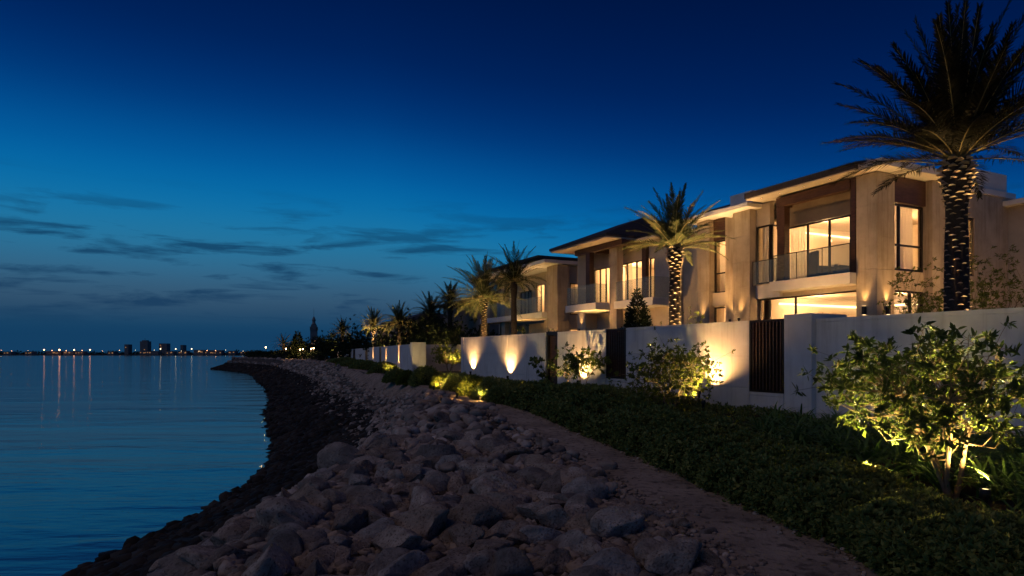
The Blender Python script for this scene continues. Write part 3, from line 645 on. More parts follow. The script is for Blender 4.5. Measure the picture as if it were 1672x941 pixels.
room(h1c, 1.0, 4.5, 7.55, 9.3, 7.0, 9.8, ('x0',)); room(h1c, 1.0, 4.5, 7.55, 9.3, GZ + .1, 6.5, ('x0',))
mb = MB(HF); mb.box(-.0, 5, 6.6, 9.9, 10.42, 10.6); mb.box(1.4, 5, 9.9, 12, 10.22, 10.4); mb.build('roof', MT['white'], h1c)
# ---- second house
h2 = root('house', *HF(0, 15), GZ, TH, 'second house with hipped roof on a tall stone column and projecting glass balcony', 'house', 'modern villas behind the garden wall')
mb = MB(HF); panels(mb, 0, .42, 15.05, 15.75, GZ, 10.3, 6); mb.build('stone_column', MT['stone'], h2)
mb = MB(HF)
mb.box(1.0, 1.3, 11.9, 13.05, GZ, 10.2); mb.box(.9, 1.3, 16.35, 16.95, FL, 10.3); mb.box(1.0, 1.3, 13.05, 16.35, 9.3, 10.3); mb.box(1.0, 1.3, 16.95, 18.85, 9.3, 10.3)
mb.box(.45, 1.3, 18.88, 19.8, GZ, 10.3); mb.box(1.25, 1.5, 13.05, 16.6, GZ, 6.64); mb.box(1.25, 1.5, 17.6, 18.87, GZ, 6.64); mb.box(1.25, 1.5, 16.6, 17.6, 5.6, 6.64)
mb.box(1.3, 9, 11.9, 12.2, GZ, 10.2); mb.box(1.3, 9, 19.5, 19.8, GZ, 10.3); mb.box(9, 9.3, 11.9, 19.8, GZ, 10.2)
mb.build('house_wall', MT['render'], h2)
mb = MB(HF); mb.box(-.94, 1.24, 15.73, 18.95, 6.65, 7.04, bev=.01); mb.box(-.3, 1.24, 11.6, 14.91, 6.65, 7.04, bev=.01); mb.box(.43, 1.24, 14.911, 15.729, 6.67, 7.03); mb.build('balcony', MT['white'], h2)
rail(h2, [(1.0, 18.88), (-.86, 18.88), (-.86, 15.8), (-.1, 15.8)], 7.05, 1.05, cap=False); rail(h2, [(-.22, 14.85), (-.22, 11.7), (.95, 11.7)], 7.05, 1.05, cap=False)
mb = MB(HF); mb.box(-.5, -.2, 17.0, 17.4, 7.06, 10.0); mb.box(-.5, -.2, 15.0, 18.6, 10.0, 10.3); mb.box(-.2, .9, 17.05, 17.35, 10.02, 10.28); mb.box(-.2, .9, 14.0, 14.3, 10.02, 10.28); mb.box(.75, .98, 13.5, 13.82, 7.06, 10.28); mb.box(-.5, -.2, 13.9, 14.99, 10.0, 10.3); mb.build('timber_frame', MT['brown'], h2)
window(h2, 'x', 1.02, 13.83, 16.34, 7.06, 9.3, (14.65, 15.5)); window(h2, 'x', 1.02, 13.06, 13.5, 7.06, 9.3); window(h2, 'x', 1.02, 16.96, 18.84, 7.06, 9.3, (17.6, 18.2))
window(h2, 'x', 1.3, 16.61, 17.59, 3.6, 5.6, (17.1,))
room(h2, 1.35, 7, 12.3, 19.4, 7.0, 9.7, ('x0',)); room(h2, 1.55, 5, 15.5, 18.6, GZ + .1, 6.4, ('x0',))
mb = MB(HF); hip(mb, -1.45, 9.6, 14.0, 20.0, 10.55, ((2.4, 15.8), (2.4, 18.2)), 1.5, th=.14); hip(mb, .5, 10, 11.4, 13.95, 10.45, ((4, 12.4), (8, 12.6)), .5, th=.1); rf = mb.build('roof', MT['tile'], h2)
mb = MB(HF); mb.box(-1.38, 9.5, 14.05, 19.95, 10.33, 10.40); mb.box(.4, 9.5, 11.4, 14.0, 10.22, 10.33); mb.build('soffit', MT['soffit'], rf)
# ---- third house
h3 = root('house', *HF(1, 24), GZ, TH, 'third house, dimmer, with a raised roof tier and small lit windows', 'house', 'modern villas behind the garden wall')
mb = MB(HF); panels(mb, .7, 1.6, 22.7, 24.1, GZ, 10.1, 6); mb.build('stone_pier', MT['stone'], h3)
for q in (30.5, 34.2): mb = MB(HF); mb.box(.6, 1.0, q, q + .6, GZ, 10.1); mb.build('post', MT['stone'], h3)
mb = MB(HF)
mb.box(1.6, 1.78, 22.9, 23.1, 6.3, 10.1); mb.box(1.78, 3.9, 22.9, 23.1, 8.95, 10.1); mb.box(1.78, 3.9, 22.9, 23.1, 5.9, 6.8); mb.box(3.9, 9, 22.9, 23.1, GZ, 10.1); mb.box(1.6, 1.78, 22.9, 23.1, GZ, 6.3)
mb.box(2.0, 2.2, 24.1, 26.8, GZ, 10.1); mb.box(2.0, 2.2, 28.1, 28.7, FL, 10.1); mb.box(2.0, 2.2, 30.7, 35, FL, 10.1); mb.box(2.0, 2.2, 26.8, 28.1, 9.3, 10.1); mb.box(2.0, 2.2, 28.7, 30.7, 9.0, 10.1)
mb.box(2.4, 2.6, 26.8, 30, GZ, 6.5); mb.box(2.4, 2.6, 31, 35, GZ, 6.5); mb.box(2.2, 9, 34.8, 35, GZ, 10.1)
mb.box(1.4, 7.5, 26, 33.5, 10.37, 10.9)
mb.build('house_wall', MT['render'], h3)
mb = MB(HF); mb.box(.3, 2.0, 24.11, 34.6, 6.65, 7.04, bev=.01); mb.build('balcony', MT['white'], h3); rail(h3, [(.38, 24.2), (.38, 34.4)], 7.05, 1.05, cap=False)
window(h3, 'y', 22.92, 1.79, 3.89, 6.8, 8.94, (2.7,), (7.5,), t=.07); window(h3, 'y', 22.92, 1.79, 3.89, 3.4, 5.89, (2.8,), t=.07)
window(h3, 'x', 2.04, 26.82, 28.08, 7.06, 9.28, (27.4,)); window(h3, 'x', 2.04, 28.72, 30.68, 7.06, 8.98, (29.4, 30.0)); window(h3, 'x', 2.44, 30.02, 30.98, 3, 5.8)
mb = MB(HF); mb.box(2.03, 2.15, 26.82, 28.08, 9.29, 10.09); mb.build('dark_panel', MT['brown'], h3)
room(h3, 2.3, 6, 24, 28.6, 7.0, 9.7, ('x0', 'y0')); room(h3, 1.8, 6, 23.2, 23.95, 6.8, 9.6, ('x0', 'y0')); room(h3, 1.8, 6, 23.2, 26, 2.9, 6.2, ('y0',))
mb = MB(HF); mb.box(-.4, 9.4, 22.5, 35.4, 10.14, 10.36); rf = mb.build('roof', MT['white'], h3)
mb = MB(HF); hip(mb, .6, 8.2, 25.2, 34.1, 11.05, ((3.5, 28), (3.5, 31)), .35, th=.14); hip(mb, 3.2, 9.2, 22.3, 24.2, 10.5, ((5, 23.4), (8, 23.5)), .85, th=.12); mb.build('tiled_roof', MT['tile'], rf)
# ---- further roofs, mostly behind the trees
def far_house(y0, y1, x0, ztop, label, wins, fr=HF):
    r = root('house', *fr(x0, (y0 + y1) / 2), GZ, math.degrees(fr.a), label, 'house', 'dim houses beyond the third villa')
    mb = MB(fr); mb.box(x0, x0 + 9, y0, y1, GZ, ztop); mb.build('house_wall', MT['taupe'], r)
    mb = MB(fr); hip(mb, x0 - .8, x0 + 9.8, y0 - .8, y1 + .8, ztop + .2, ((x0 + 3, y0 + 3), (x0 + 3, y1 - 3)), 1.1, th=.2); mb.build('roof', MT['tile'], r)
    for (a, b, c, d_, ax) in wins:
        mb = MB(fr)
        P = (x0 - .05, x0 - .002, a, b, c, d_) if ax == 'x' else (a, b, y0 - .05, y0 - .002, c, d_)
        mb.box(*P); w = mb.build('window', MT['bronze'], r)
        mb = MB(fr); q = .08
        P = (x0 - .07, x0 - .052, a + q, b - q, c + q, d_ - q) if ax == 'x' else (a + q, b - q, y0 - .07, y0 - .052, c + q, d_ - q)
        mb.box(*P); mb.build('pane', MT['winlit'], w)
far_house(42, 52, 3.5, 9.2, 'dim house half hidden behind the pair of tall palms', [(4.6, 6, 3.2, 5, 'y'), (7, 8.2, 6.8, 8, 'y')])
far_house(64, 76, 4, 8.4, 'dim flat house behind the trees left of the tall palms', [(5, 6.4, 6.2, 7.4, 'y'), (9, 10.4, 6.0, 7.2, 'y'), (66, 68, 5.8, 7, 'x')])
far_house(100, 114, 12, 9.2, 'farthest dim house behind the row of lit palms', [(14, 16, 6, 7.6, 'y'), (102, 105, 5.6, 7, 'x'), (108, 110, 5.6, 7, 'x')])

# ---- room lights
def L(x, y, z, e, rad=.12, col=(1, .56, .235)): X, Y = HF(x, y); point((X, Y, z), e * 4, col, rad)
L(2.6, 3.9, 9.0, 60); L(4.6, 2.2, 9.0, 60)
L(2.4, 4.2, 5.9, 50); L(4.4, 2.0, 5.9, 60); L(2.2, 8.4, 9.2, 44); L(2.2, 8.4, 5.6, 40)
L(3.2, 14.8, 9.1, 110); L(3.2, 18.2, 9.1, 100); L(3, 17, 5.6, 24); L(4.0, 25.0, 9.0, 60); L(3.4, 23.6, 9.2, 12); L(3.4, 24.8, 5.2, 26); L(3.2, 27.6, 9.1, 40)
def strip(name, fr, x0, x1, y0, y1, z0, z1, label):
    mb = MB(fr); mb.box(x0, x1, y0, y1, z0, z1); tag(mb.build(name, MT['cove'], loc=(*fr(x0, y0), z0)), label, 'light', 'cove lights')
strip('cove_light', HF, 6.6, 6.66, .8, 5.2, 6.28, 6.36, 'glowing cove light along the back of the ground floor room')
strip('cove_light', HF, 1.4, 6.5, 5.28, 5.33, 6.28, 6.36, 'glowing cove light on the far side of the ground floor room')
strip('cove_light', HF, 2.2, 6.5, 5.28, 5.33, 9.42, 9.48, 'glowing cove light in the upper balcony room')
# pendants
def pendant(x, y, zc, zl, label):
    X, Y = HF(x, y); rt = root('pendant_lamp', X, Y, zc, 0, label, 'lamp', 'small pendant lamps in the balcony room')
    mb = MB(); mb.tube([(X, Y, zc), (X, Y, zl)], .006, 5); mb.build('cord', MT['black'], rt); mb = MB(); mb.lathe(X, Y, [(.005, zl), (.05, zl - .03), (.06, zl - .08), (.03, zl - .12), (.002, zl - .13)], 10); mb.build('lamp_globe', MT['lens'], rt, True)
pendant(3.4, 2.0, 9.74, 9.2, 'pendant lamp in the right pane of the balcony window'); pendant(3.4, 4.4, 9.74, 9.05, 'pendant lamp in the left pane of the balcony window')
pendant(3.0, 2.4, 6.58, 6.1, 'pendant lamp in the ground floor room')
# ---- curtains
curtain('x', 1.12, 3.75, 4.5, 7.1, 9.4, 'pale gathered curtain at the left of the wide balcony window')
curtain('x', .62, 4.9, 5.5, 7.1, 9.6, 'sheer curtain filling the corner window'); curtain('y', .58, 1.05, 2.85, 7.2, 9.6, 'sheer curtain behind the side window of the nearest house')
curtain('x', 1.15, 7.65, 8.5, 7.05, 9.5, 'sheer curtain in the narrow link window'); curtain('x', 1.45, 17.0, 17.7, 7.05, 9.4, 'sheer curtain at the left balcony door of the second house')
curtain('x', 1.45, 15.6, 16.3, 7.05, 9.4, 'sheer curtain behind the three pane window of the second house'); curtain('y', 23.3, 1.9, 2.6, 6.85, 9.0, 'sheer curtain in the third house')
# ---- furniture seen through the balcony window
def armchair(x, y, z, rz, label, s=1.0, tall=0.9):
    X, Y = HF(x, y); rt = root('armchair', X, Y, z, TH + rz, label, 'armchair', 'blue grey seats in the balcony room'); f = Frame(X, Y, TH + rz)
    mb = MB(f); mb.box(-.4 * s, .4 * s, -.42 * s, .42 * s, .18, .45, bev=.05); V = mb.V; mb.V = [v + (0, 0, z) for v in V]; mb.build('seat', MT['fabric'], rt, True)
    mb = MB(f); mb.box(-.5 * s, -.36 * s, -.45 * s, .45 * s, .2, tall, bev=.05); mb.V = [v + (0, 0, z) for v in mb.V]; mb.build('backrest', MT['fabric'], rt, True)
    for sg in (-1, 1):
        mb = MB(f); a, b = sorted((sg * .45 * s, sg * .56 * s)); mb.box(-.45 * s, .35 * s, a, b, .2, .64, bev=.04); mb.V = [v + (0, 0, z) for v in mb.V]; mb.build('armrest', MT['fabric'], rt, True)
    for a in (-.35, .35):
        for b in (-.4, .4):
            mb = MB(f); mb.box(a * s - .02, a * s + .02, b * s - .02, b * s + .02, 0, .2); mb.V = [v + (0, 0, z) for v in mb.V]; mb.build('leg', MT['black'], rt)
armchair(1.5, 3.35, 7.0, -20, 'tall backed blue grey chair at the middle of the balcony window', .8, 1.25)
armchair(1.75, 1.95, 7.0, 185, 'broad blue grey armchair at the right of the balcony window', 1.25, 1.3)
X, Y = HF(1.5, 2.65); rt = root('coffee_table', X, Y, 7.0, TH, 'low table with small cups between the two chairs', 'table'); mb = MB(HF)
mb.box(1.2, 1.8, 2.25, 3.05, 7.5, 7.55); mb.build('table_top', MT['fabric'], rt)
for a in (1.25, 1.75):
    for b in (2.3, 3.0): mb = MB(HF); mb.box(a - .02, a + .02, b - .02, b + .02, 7.0, 7.5); mb.build('leg', MT['black'], rt)
for k, (a, b) in enumerate(((1.35, 2.5), (1.5, 2.85), (1.4, 2.75))):
    X, Y = HF(a, b); mb = MB(); mb.lathe(X, Y, [(.03, 7.552), (.04, 7.56), (.045, 7.66), (.04, 7.665), (.005, 7.6)], 10); tag(mb.build('cup', MT['room'], smooth=True, loc=(X, Y, 7.552)), ['cup nearest the tall backed chair', 'cup farthest from the broad armchair', 'middle cup'][k] + ' on the low table in the balcony room', 'cup', 'cups on the low table')
X, Y = HF(3.6, 1.6); rt = root('cabinet', X, Y, GZ + .2, TH, 'brown cabinet at the right of the ground floor room', 'cabinet'); mb = MB(HF); mb.box(3.4, 3.9, 1.3, 1.9, 2.92, 5.7); mb.build('cabinet_body', MT['roomdark'], rt)
mb = MB(HF); mb.box(3.38, 3.398, 1.32, 1.59, 2.95, 5.65); mb.box(3.38, 3.398, 1.61, 1.88, 2.95, 5.65); mb.build('cabinet_door', MT['brown'], rt)
X, Y = HF(5.5, 4.4); rt = root('picture_frame', X, Y, 4.6, TH, 'wide timber framed opening at the back of the ground floor room', 'frame'); mb = MB(HF)
mb.box(6.9, 6.98, 3.0, 5.0, 5.45, 5.6); mb.box(6.9, 6.98, 3.0, 3.12, 3.5, 5.45); mb.box(6.9, 6.98, 4.88, 5.0, 3.5, 5.45); mb.build('timber_surround', MT['roomdark'], rt)

# ---- lights on the facades
def house_up(x, y, z, tx, ty, tz, e, label, angle=60): 
    X, Y = HF(x, y); TX, TY = HF(tx, ty); uplight(X, Y, z, TX, TY, tz, e, label, angle, 1.0, group='uplights at the house piers')
house_up(-.16, 6.05, 5.62, -.08, 6.05, 8, 6, 'uplight at the foot of the left pier of the nearest house')
house_up(.42, 7.15, 5.62, .5, 7.15, 8, 5, 'uplight at the narrow pier of the link wing')
house_up(.38, 8.95, 5.62, .46, 8.95, 8, 6, 'uplight at the wide pier of the link wing')
house_up(.28, 19.35, 5.62, .36, 19.35, 8, 6, 'uplight at the far end pier of the second house')
house_up(-1.3, 16.8, 4.3, .2, 16.8, 9.5, 40, 'uplight under the projecting balcony of the second house', 90)
house_up(-.3, 27, 4.3, 1.0, 27, 9, 24, 'uplight under the balcony of the third house', 90)
house_up(4.2, -.6, 4.2, 4.3, .4, 9, 20, 'uplight by the side wall of the nearest house', 90)
house_up(-1.0, 7.6, 4.6, .1, 8, 9.9, 50, 'uplight washing the eave of the link wing', 80)
def sconce(x, y, nx, ny, z, label):
    X, Y = HF(x + nx * .07, y + ny * .07); rt = root('wall_light', X, Y, z, TH, label, 'wall light', 'up and down wall lights on the corner pier')
    mb = MB(HF); cx, cy = x + nx * .07, y + ny * .07; mb.box(cx - .055, cx + .055, cy - .055, cy + .055, z, z + .30, bev=.006); mb.build('lamp_body', MT['black'], rt)
    mb = MB(HF); mb.box(cx - .04, cx + .04, cy - .04, cy + .04, z - .006, z - .001); mb.box(cx - .04, cx + .04, cy - .04, cy + .04, z + .301, z + .306); mb.build('lens', MT['lens'], rt)
    qx, qy = HF(x + nx * .10, y + ny * .10); tx, ty = HF(x + nx * .06, y + ny * .06)
    spot((qx, qy, z + .33), (tx, ty, z + 2), 75, 62, .9); spot((qx, qy, z - .03), (tx, ty, z - 2), 75, 70, .9)
sconce(0, .42, -1, 0, 5.55, 'left small wall light on the seaward face of the corner pier'); sconce(.5, 0, 0, -1, 5.55, 'right small wall light on the side face of the corner pier')
def downlight(x, y, z, e, label, g):
    X, Y = HF(x, y); rt = root('downlight', X, Y, z, 0, label, 'downlight', g)
    mb = MB(); mb.lathe(X, Y, [(.045, z), (.05, z - .012), (.035, z - .014), (.035, z)], 10); mb.build('trim_ring', MT['black'], rt); mb = MB(); mb.lathe(X, Y, [(.001, z - .002), (.033, z - .003), (.033, z - .006), (.001, z - .007)], 10); mb.build('lens', MT['lens'], rt)
    spot((X, Y, z - .03), (X, Y, z - 3), e, 100, .8)
for y, w_ in ((1.5, 'rightmost'), (2.6, 'second from right'), (3.7, 'second from left'), (4.6, 'leftmost')): downlight(-.4, y, 10.452, 3, w_ + ' tiny round downlight in the soffit over the balcony window', 'downlights over the nearest balcony')
for x, y, w_ in ((-.9, 16.2, 'rightmost'), (-.9, 17.6, 'middle'), (0, 18.4, 'innermost')): downlight(x, y, 10.328, 8, w_ + ' tiny round downlight in the soffit over the projecting balcony', 'downlights of the second house')
for y, w_ in ((1.6, 'right'), (2.6, 'middle'), (3.6, 'left')): downlight(.45, y, 10.04 + .3, 2.5, w_ + ' tiny round downlight above the timber frame of the balcony', 'downlights inside the timber frame')
house_up(-2.6, 6.6, 3.4, .0, 6.4, 8.5, 38.5, 'added terrace uplight in front of the left pier of the nearest house', 75)  # unseen terrace lamps added to warm the facades broadly
house_up(-2.4, 12.6, 3.4, .8, 12.4, 8.5, 38.5, 'added terrace uplight before the near end of the second house', 75)
house_up(-2.8, 15.4, 3.4, .2, 15.3, 8.5, 33, 'added terrace uplight before the stone column', 60)
house_up(-2.4, 21.5, 3.4, .9, 23.2, 8.5, 27.5, 'added terrace uplight at the pier of the third house', 70)
house_up(6.8, -2.6, 3.4, 6.8, .2, 8.0, 12.1, 'added terrace uplight at the plain side wall', 80)
# added terrace lamps, washing soffits and pier faces with warm light
X, Y = HF(-.0, 2.5)
house_up(-2.6, 1.6, 3.4, -.0, 2.2, 9.0, 66, 'added terrace uplight in front of the nearest house, washing its eave', 75)
house_up(1.6, -2.6, 3.4, 1.6, -.1, 8.6, 55, 'added terrace uplight in front of the side window', 75)
# ------------------------------------------------------------------ plants
LT = {  # leaf templates: verts (along, across, normal), faces
 'diamond': (np.array([(0, 0, 0), (.45, -.5, .12), (1, 0, 0), (.45, .5, .12)]), [np.array([(0, 1, 2), (0, 2, 3)])]),
 'six': (np.array([(0, 0, 0), (.32, -.5, .10), (.72, -.38, .06), (1, 0, -.08), (.72, .38, .06), (.32, .5, .10), (.5, 0, -.03)]), [np.array([(0, 1, 6), (1, 2, 6), (2, 3, 6), (3, 4, 6), (4, 5, 6), (5, 0, 6)])]),
}
def nrm(a): return a / (np.linalg.norm(a, axis=-1, keepdims=True) + 1e-9)
def leaves(mb, P, D, Nn, L_, Wd, tpl='diamond', mi=0):
    P, D, Nn = map(lambda a: np.asarray(a, float), (P, D, Nn)); A = nrm(D); B = nrm(np.cross(Nn, A)); C = np.cross(A, B)
    T, Fs = LT[tpl]; L_ = np.broadcast_to(np.asarray(L_, float), (len(P),)); Wd = np.broadcast_to(np.asarray(Wd, float), (len(P),))
    V = P[:, None] + T[None, :, 0:1] * L_[:, None, None] * A[:, None] + T[None, :, 1:2] * Wd[:, None, None] * B[:, None] + T[None, :, 2:3] * Wd[:, None, None] * C[:, None]
    k = len(T); mb.add(V.reshape(-1, 3), [(F[None] + (np.arange(len(P)) * k)[:, None, None]).reshape(-1, F.shape[1]) for F in Fs], mi)

def palm(px, d, ztop, r0, FLen, n, seed, label, detail=1.0, mat='palmleaf', hi=86, lo=-8, droop=45, lean=(0, 0), stubs=True, az_bias=None, leaflet=0.46):
    rg = np.random.default_rng(seed); X = (px - 836) / FX * d; Y = d; zb = H1(X, Y) - 0.1
    rt = root('palm_tree', X, Y, zb, 0, label, 'palm tree', 'date palms behind the garden wall')
    Ht = ztop - zb; k = 18; z = np.linspace(0, 1, k); prof = r0 * (1.12 - 0.2 * z + 0.35 * np.exp(-((z - .93) / .07) ** 2) - .1 * np.exp(-((z - .8) / .08) ** 2))
    pts = np.stack([X + lean[0] * z ** 2, Y + lean[1] * z ** 2, zb + Ht * z], 1)
    mb = MB(); mb.tube(pts, prof, 14); mb.build('trunk', MT['trunk'], rt, True)
    if stubs:
        m2 = MB(); dz = 0.026 / max(detail, .3) * (r0 / .3); i = 0; zz = 0.1
        while zz < Ht - 0.02:
            a = i * 2.39996 + rg.uniform(-.22, .22); u = zz / Ht; r = np.interp(u, z, prof); cx = X + lean[0] * u * u; cy = Y + lean[1] * u * u
            big = 1 + 1.6 * max(0, (u - .82) / .18); w = .085 * (r0 / .28) * (.8 + .5 * rg.random()) * (1 + .3 * (big - 1)) / math.sqrt(max(detail, .3)); o = .045 * big * (.7 + .6 * rg.random()); h = .022 * big
            T_ = np.array([-math.sin(a), math.cos(a), 0]); O_ = np.array([math.cos(a), math.sin(a), 0]); c = np.array([cx, cy, zb + zz]); U = np.array([0, 0, 1])
            P = [c + O_ * r * .84 - T_ * w, c + O_ * r * .84 + T_ * w, c + O_ * r * .86 + U * h * 2.2, c + O_ * (r + o) + T_ * w * .5 + U * h * .75, c + O_ * (r + o) - T_ * w * .5 + U * h * .75]
            m2.add(P, [[(0, 1, 3, 4)], [(4, 3, 2), (0, 4, 2), (3, 1, 2)]]); i += 1; zz += dz * (1.0 if u < .82 else .6) * rg.uniform(.6, 1.5)
        m2.build('leaf_bases', MT['boot'], rt)
    mb = MB(); mr_ = MB(); top = pts[-1]
    for f in range(n):
        u = (f + .5) / n; el = R(hi + (lo - hi) * u ** 0.85 + rg.uniform(-6, 6)); az = f * 2.39996 + rg.uniform(-.2, .2)
        Lf = FLen * rg.uniform(.85, 1.1) * (1 - .12 * u)
        m_ = 12; t = np.linspace(0, 1, m_); dr = R(droop) * (0.35 + .9 * math.cos(el)) * rg.uniform(.7, 1.3)
        e = el - dr * t ** 1.5; azt = az + rg.uniform(-.18, .18) * t
        dirs = np.stack([np.cos(e) * np.cos(azt), np.cos(e) * np.sin(azt), np.sin(e)], 1)
        p = top + np.array([0, 0, rg.uniform(-.18, .12)]) * r0 / .28 + np.concatenate([[[0, 0, 0]], np.cumsum((dirs[1:] + dirs[:-1]) / 2 * Lf / (m_ - 1), 0)])
        mr_.tube(p, np.linspace(.022, .004, m_) * r0 / .28 * (1 if detail > .5 else 1.3), 5, cap=False)
        nl = int(76 * detail); tl = np.repeat(np.linspace(.16, .995, nl), 2); sg = np.tile([-1, 1], nl); jit = rg.normal(0, .1, (nl * 2, 3))
        q = np.stack([np.interp(tl, t, p[:, i]) for i in range(3)], 1); T_ = nrm(np.stack([np.interp(tl, t, dirs[:, i]) for i in range(3)], 1))
        S = nrm(np.cross(T_, [0, 0, 1.])); U = np.cross(S, T_)
        ang = np.radians(58 - 34 * tl); D = np.cos(ang)[:, None] * T_ + np.sin(ang)[:, None] * (S * sg[:, None] * .93 + U * rg.uniform(.0, .6, (nl * 2, 1))) + jit
        Ll = FLen * .19 * leaflet / .5 * (np.sin(np.clip(tl * 1.08, 0, 1) * math.pi * .86 + .35) * .75 + .25) * rg.uniform(.8, 1.15, nl * 2)
        D = nrm(D); Wl = .028 * r0 / .28 / detail ** .5
        side = nrm(np.cross(D, U + .3 * jit)); mid = q + D * (Ll * .55)[:, None]; tip = q + D * Ll[:, None] + np.array([0, 0, -1.]) * (Ll * .16)[:, None]
        V = np.stack([q - side * Wl * .4, q + side * Wl * .4, mid + side * Wl * .5, mid - side * Wl * .5, tip], 1).reshape(-1, 3)
        b = np.arange(nl * 2)[:, None] * 5; mb.add(V, [b + np.array([[0, 1, 2, 3]]), b + np.array([[3, 2, 4]])])
    c = mb.build('crown', MT[mat], rt); mr_.build('rachis', MT['rachis'], c, True)
    return rt, X, Y, zb

def tree(px, d, ztop, cr, cz, base_h, seed, label, nleaf=4000, lsize=.07, lw=.4, mat='leafa', cat='small tree', name='small_tree', group='small trees in front of the wall', stems=4, tpl='six', ncl=60, bark='bark', rs=.03, flat=.7, X=None, cl=.22, zb=None, lean=(0, 0), hollow=.3):
    """crown ellipsoid centre z=cz half height, radius cr"""
    rg = np.random.default_rng(seed); X = (px - 836) / FX * d if X is None else X; Y = d; zb = H1(X, Y) - .03 if zb is None else zb
    rt = root(name, X, Y, zb, 0, label, cat, group); mb = MB(); cen = np.array([X + lean[0], Y + lean[1], cz]); hz = ztop - cz
    # cluster centres
    C = rg.normal(size=(ncl, 3)); C = nrm(C) * (rg.uniform(hollow, 1, (ncl, 1)) ** .6); C = C * np.array([cr, cr, hz]) * rg.uniform(.82, 1.12, (ncl, 1)) + cen
    C = C[C[:, 2] > zb + base_h * .75 + (.30 * np.hypot(C[:, 0] - X, C[:, 1] - Y) if Y < 30 else 0)]
    st = []
    for s in range(stems):
        a = s * 2 * math.pi / stems + rg.uniform(-.4, .4); k = 7; t = np.linspace(0, 1, k); rad = cr * rg.uniform(.25, .45); h = (cz - zb) * rg.uniform(.85, 1.1)
        p = np.stack([X + rg.uniform(-.03, .03) + (math.cos(a) * rad + lean[0] * .7) * t ** 1.6 + .03 * np.sin(t * 7 + s), Y + (math.sin(a) * rad + lean[1] * .7) * t ** 1.6 + .03 * np.cos(t * 6 + s), zb - .05 + h * t], 1)
        mb.tube(p, np.linspace(rs, rs * .45, k), 8); st.append(p)
    allp = np.concatenate([p[2:] for p in st])
    for c in C:
        j = np.argmin(((allp - c) ** 2).sum(1) + 2.0 * np.maximum(allp[:, 2] - c[2] + .1, 0)); a = allp[j]; m_ = (a + c) / 2 + rg.normal(0, .06 * cr, 3) + (0, 0, -.05 * cr)
        mb.tube([a, m_, c], [rs * .32, rs * .22, rs * .08], 5, cap=False)
    tk = mb.build('trunk', MT[bark], rt, True); mt = MB()
    per = 11; ns = max(1, nleaf // per); ci = rg.integers(0, len(C), ns); so = rg.normal(size=(ns, 3)) * cl * cr * np.array([1, 1, flat]); S = C[ci] + so; so = so[S[:, 2] > zb + base_h * .8]; ci = ci[S[:, 2] > zb + base_h * .8]; S = S[S[:, 2] > zb + base_h * .8]; ns = len(S)
    if rs < .1 and Y < 30:
        for s_, c_ in zip(S, C[ci]): mt.tube([c_, (c_ + s_) / 2 + rg.normal(0, .008, 3), s_], [rs * .1, rs * .08, rs * .05], 3, cap=False)
        mt.build('twigs', MT['bark' if bark == 'bark' else bark], tk)
    n = ns * per; up = nrm(so + (0, 0, .25 * cl * cr)); upr = np.repeat(up, per, 0); P = np.repeat(S, per, 0) + rg.normal(0, lsize * .12, (n, 3)) - upr * rg.uniform(0, lsize * .6, (n, 1))
    D = nrm(upr * .55 + nrm(rg.normal(size=(n, 3)))); Nn = upr + rg.normal(0, .3, (n, 3))
    ll = lsize * rg.uniform(.6, 1.25, n); mb = MB(); leaves(mb, P, D, Nn, ll, ll * lw, tpl); mb.build('crown', MT[mat], rt)
    return rt

# palms
P1 = palm(1562, 15.2, 8.75, .25, 3.45, 78, 4, 'tall near date palm with dark crown and scaly uplit trunk at the right', 1.0, hi=88, lo=14, droop=30, leaflet=.42, mat='palmshade')
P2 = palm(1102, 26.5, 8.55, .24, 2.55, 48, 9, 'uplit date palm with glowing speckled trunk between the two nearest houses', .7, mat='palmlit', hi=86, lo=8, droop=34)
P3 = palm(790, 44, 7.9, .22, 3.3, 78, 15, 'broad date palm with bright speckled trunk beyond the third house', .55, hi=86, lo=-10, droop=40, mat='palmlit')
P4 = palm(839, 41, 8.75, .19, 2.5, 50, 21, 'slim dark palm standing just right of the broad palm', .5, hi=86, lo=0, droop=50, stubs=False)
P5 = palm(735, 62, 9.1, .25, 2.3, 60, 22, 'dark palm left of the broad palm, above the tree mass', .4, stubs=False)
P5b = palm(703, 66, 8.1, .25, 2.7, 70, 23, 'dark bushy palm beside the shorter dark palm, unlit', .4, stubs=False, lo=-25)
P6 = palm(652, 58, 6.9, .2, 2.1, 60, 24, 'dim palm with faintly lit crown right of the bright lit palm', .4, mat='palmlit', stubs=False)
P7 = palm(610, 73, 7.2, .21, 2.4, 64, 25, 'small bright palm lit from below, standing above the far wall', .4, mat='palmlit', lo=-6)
P8 = palm(559, 122, 8.2, .27, 3.0, 60, 26, 'small dark palm left of the bright lit palm', .35, stubs=False)
P9 = palm(463, 150, 6.2, .28, 3.4, 26, 27, 'tiny palm by the lamps at the far end of the wall', .3, stubs=False)
def palm_up(Pm, side, e, lab, ang=58, dr=.75, tz=4.5):
    rt, X, Y, zb = Pm; a = R(side); x, y = X + math.cos(a) * dr, Y + math.sin(a) * dr
    uplight(x, y, zb + .18, X, Y, zb + tz, e, lab, ang, .7, color=(1, .62, .26), group='uplights at the palms', r=.07)
palm_up(P1, -110, 340, 'uplight at the left foot of the tall near palm', 34, .48, 2.2); palm_up(P1, -20, 260, 'uplight at the right foot of the tall near palm', 34, .5, 2.2)
palm_up(P2, -60, 1100, 'uplight in front of the palm between the nearest houses', 62, .8); palm_up(P2, 200, 220, 'second uplight at the palm between the nearest houses', 70, 1.0)
palm_up(P3, -100, 520, 'uplight in front of the broad palm', 70, .9); palm_up(P3, 0, 260, 'uplight right of the broad palm', 70, 1.2)
